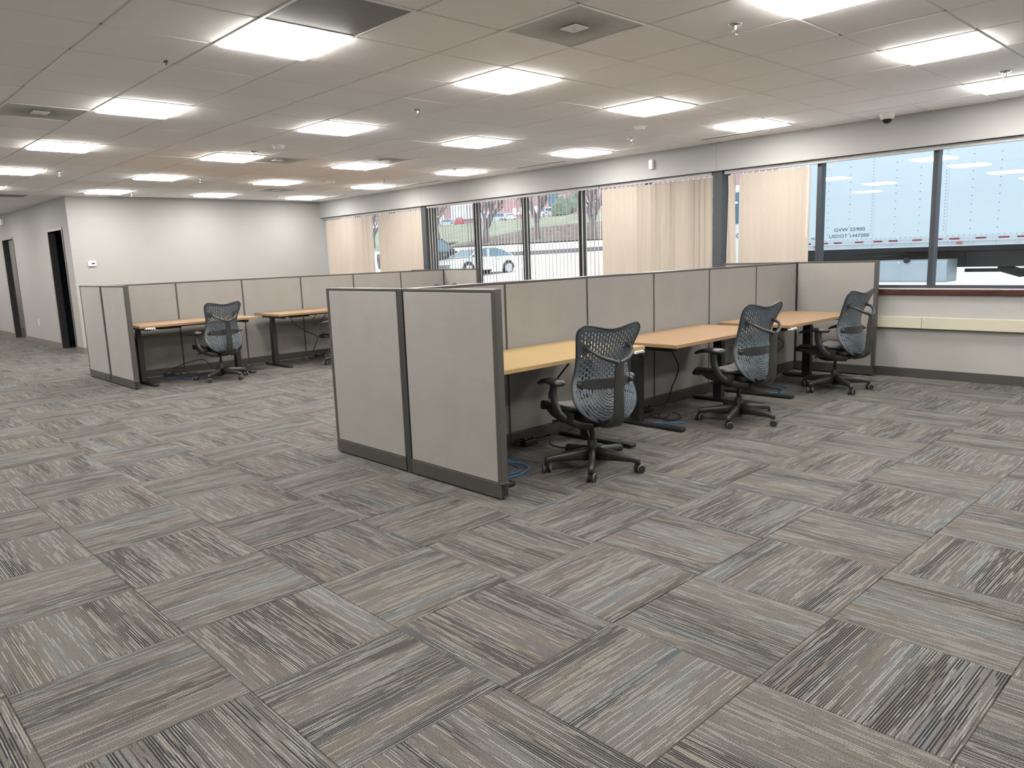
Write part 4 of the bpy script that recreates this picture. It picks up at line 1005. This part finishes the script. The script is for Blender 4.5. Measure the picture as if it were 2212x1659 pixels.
# box truck outside the right windows
TY = 14.62; TS = TY/13.2
tr = empty('box_truck', (-3.5, TY, .30), label='white box truck with riveted side parked outside the right windows', cat='truck')
def tx(x): return x*TS+3.5                       # from coordinates read at y = 13.2 to local x
def tz(z): return CAM_H+(z-CAM_H)*TS-.30
XA, XB = tx(-6.75), tx(1.2)
box_bot = tz(1.50)
MB().box(XA, XB, 0, 2.5, box_bot, box_bot+2.55).build('cargo_box', M['truckwhite'], tr)
railo = MB().box(XA, XB, -.035, .03, tz(1.36), box_bot).build('rub_rail', M['rail'], tr)
MB().box(XA, XB, -.055, -.03, tz(1.435), tz(1.45)).build('rail_lip', M['truckwhite'], railo); MB().box(XA, XB, -.055, -.03, tz(1.362), tz(1.378)).build('rail_lip', M['truckwhite'], railo)
x = XA+.2
rp_me = MB().box(-.012, .012, -.058, -.03, tz(1.375), tz(1.442)).cyl((-.0, -.066, tz(1.375)+.01), .010, .010, .01, 8, 1).cyl((0, -.066, tz(1.442)-.01), .010, .010, .01, 8, 1).mesh('rail_stake', M['rail'])
while x < XB:
    link('rail_stake', rp_me, railo, (x, 0, 0)); x += .2985*TS
rv_me = MB().lathe((0, 0, 0), ((.0105, 0), (.009, .004), (.004, .006)), 8); rv_me.v = [(x_, -z_, y_) for x_, y_, z_ in rv_me.v]
rv = MB()
def rivet(x_, z_, r=1.0):
    rv.add([(x_+v[0]*r, v[1], z_+v[2]*r) for v in rv_me.v], rv_me.f)
cols = [-5.83+.3655*k for k in range(-2, 17)]
for k, cx_ in enumerate(cols):
    dense = (k-4) % 3 == 0
    z = tz(1.62)
    while z < tz(1.62)+1.9:
        rivet(tx(cx_), z, .8 if dense else 1.0); z += .055 if dense else .135
    if dense:
        MB().box(tx(cx_)+.035, tx(cx_)+.040, -.003, .001, tz(1.52), tz(1.5)+2.4).build('panel_lap', M['rail'], tr)
x = XA+.05
while x < XB: rivet(x, tz(1.522), .8); x += .085
tag(rv.build('rivets', M['rivet'], tr), 'rows of small grey rivets', kind='stuff')
for k in range(36):
    xx = -6.6+k*.30+(0.06 if k % 3 else 0)
    if tx(xx) < XB-.3: MB().box(tx(xx), tx(xx)+.155, -.040, -.034, tz(1.462), tz(1.484)).build('reflector', M['reflector'], tr)
for xx in (-6.05, -3.80, -1.5): MB().box(tx(xx), tx(xx)+.09, -.062, -.05, tz(1.395), tz(1.422)).build('side_marker', M['reflector_o'], tr)
text('lettering_weight', 'GVW 25900', .088, M['ink'], tr, (tx(-5.72), -.004, tz(1.665)), (PI/2, 0, 0), .001, 1.26)
text('lettering_dot_number', 'USDOT 1447200', .088, M['ink'], tr, (tx(-5.80), -.004, tz(1.56)), (PI/2, 0, 0), .001, 1.17)
text('lettering_mc', 'MC', .07, M['ink'], tr, (tx(-6.12), -.004, tz(1.54)), (PI/2, 0, 0), .001)
MB().box(XA, XB-.2, .62, .72, tz(1.02), tz(1.36)).box(XA, XB-.2, 1.8, 1.9, tz(1.02), tz(1.36)).box(XA, XB-.2, .1, 2.4, tz(1.30), tz(1.36)).build('chassis_rail', M['chassis'], tr)
MB().prism([(XA+.2, tz(1.36)), (tx(-4.4), tz(1.36)), (tx(-5.9), tz(1.20)), (XA+.2, tz(1.20))], .3, .6).build('step_skirt', M['chassis'], tr)
tb = MB().loft([[(x_, y_, z_) for y_, z_ in ((.06, tz(.80)), (.02, tz(.83)), (.02, tz(1.13)), (.06, tz(1.165)), (.60, tz(1.165)), (.60, tz(.80)))] for x_ in (tx(-4.96), tx(-3.93))]).build('fuel_tank', M['tankbox'], tr, bevel=.02)
MB().cyl((tx(-4.52), -.02, tz(1.155)), .05, .05, .05, 16, 1).build('filler_cap', M['chassis'], tb)
MB().box(tx(-4.66), tx(-4.62), .012, .02, tz(1.10), tz(1.14)).build('tank_label', M['truckwhite'], tb)
MB().box(tx(-3.9), tx(-1.0), .9, 1.0, tz(.93), tz(.985)).tube([(tx(-3.5), 1.3, tz(1.0)), (tx(-3.2), 1.3, tz(.9)), (tx(-2.9), 1.3, tz(.95))], .08, 8).build('drive_shaft', M['chassis'], tr)
for wx in (tx(-8.6), tx(-.9)):
    for y0 in (.15, 2.05):
        w = MB().cyl((wx, y0, .48), .48, .48, .28, 28, 1).build('wheel', M['tyre'], tr, smooth=True)
        MB().cyl((wx, y0-.01, .48), .26, .22, .02, 20, 1).build('hub', M['alloy'], w)
cabp = [(tx(-6.85), .55), (tx(-6.85), 2.45), (tx(-7.9), 2.45), (tx(-8.5), 1.65), (tx(-9.4), 1.45), (tx(-9.5), .6)]
MB().prism(cabp, .12, 2.38, 'y').build('cab', M['carwhite'], tr, bevel=.05)
MB().prism([(tx(-7.1), 1.65), (tx(-7.1), 2.3), (tx(-7.85), 2.3), (tx(-8.3), 1.65)], .10, .125, 'y').build('cab_window', M['carglass'], tr)
text('lettering_cab', 'MC', .16, M['ink'], tr, (tx(-7.75), .105, 1.35), (PI/2, 0, 0), .001)
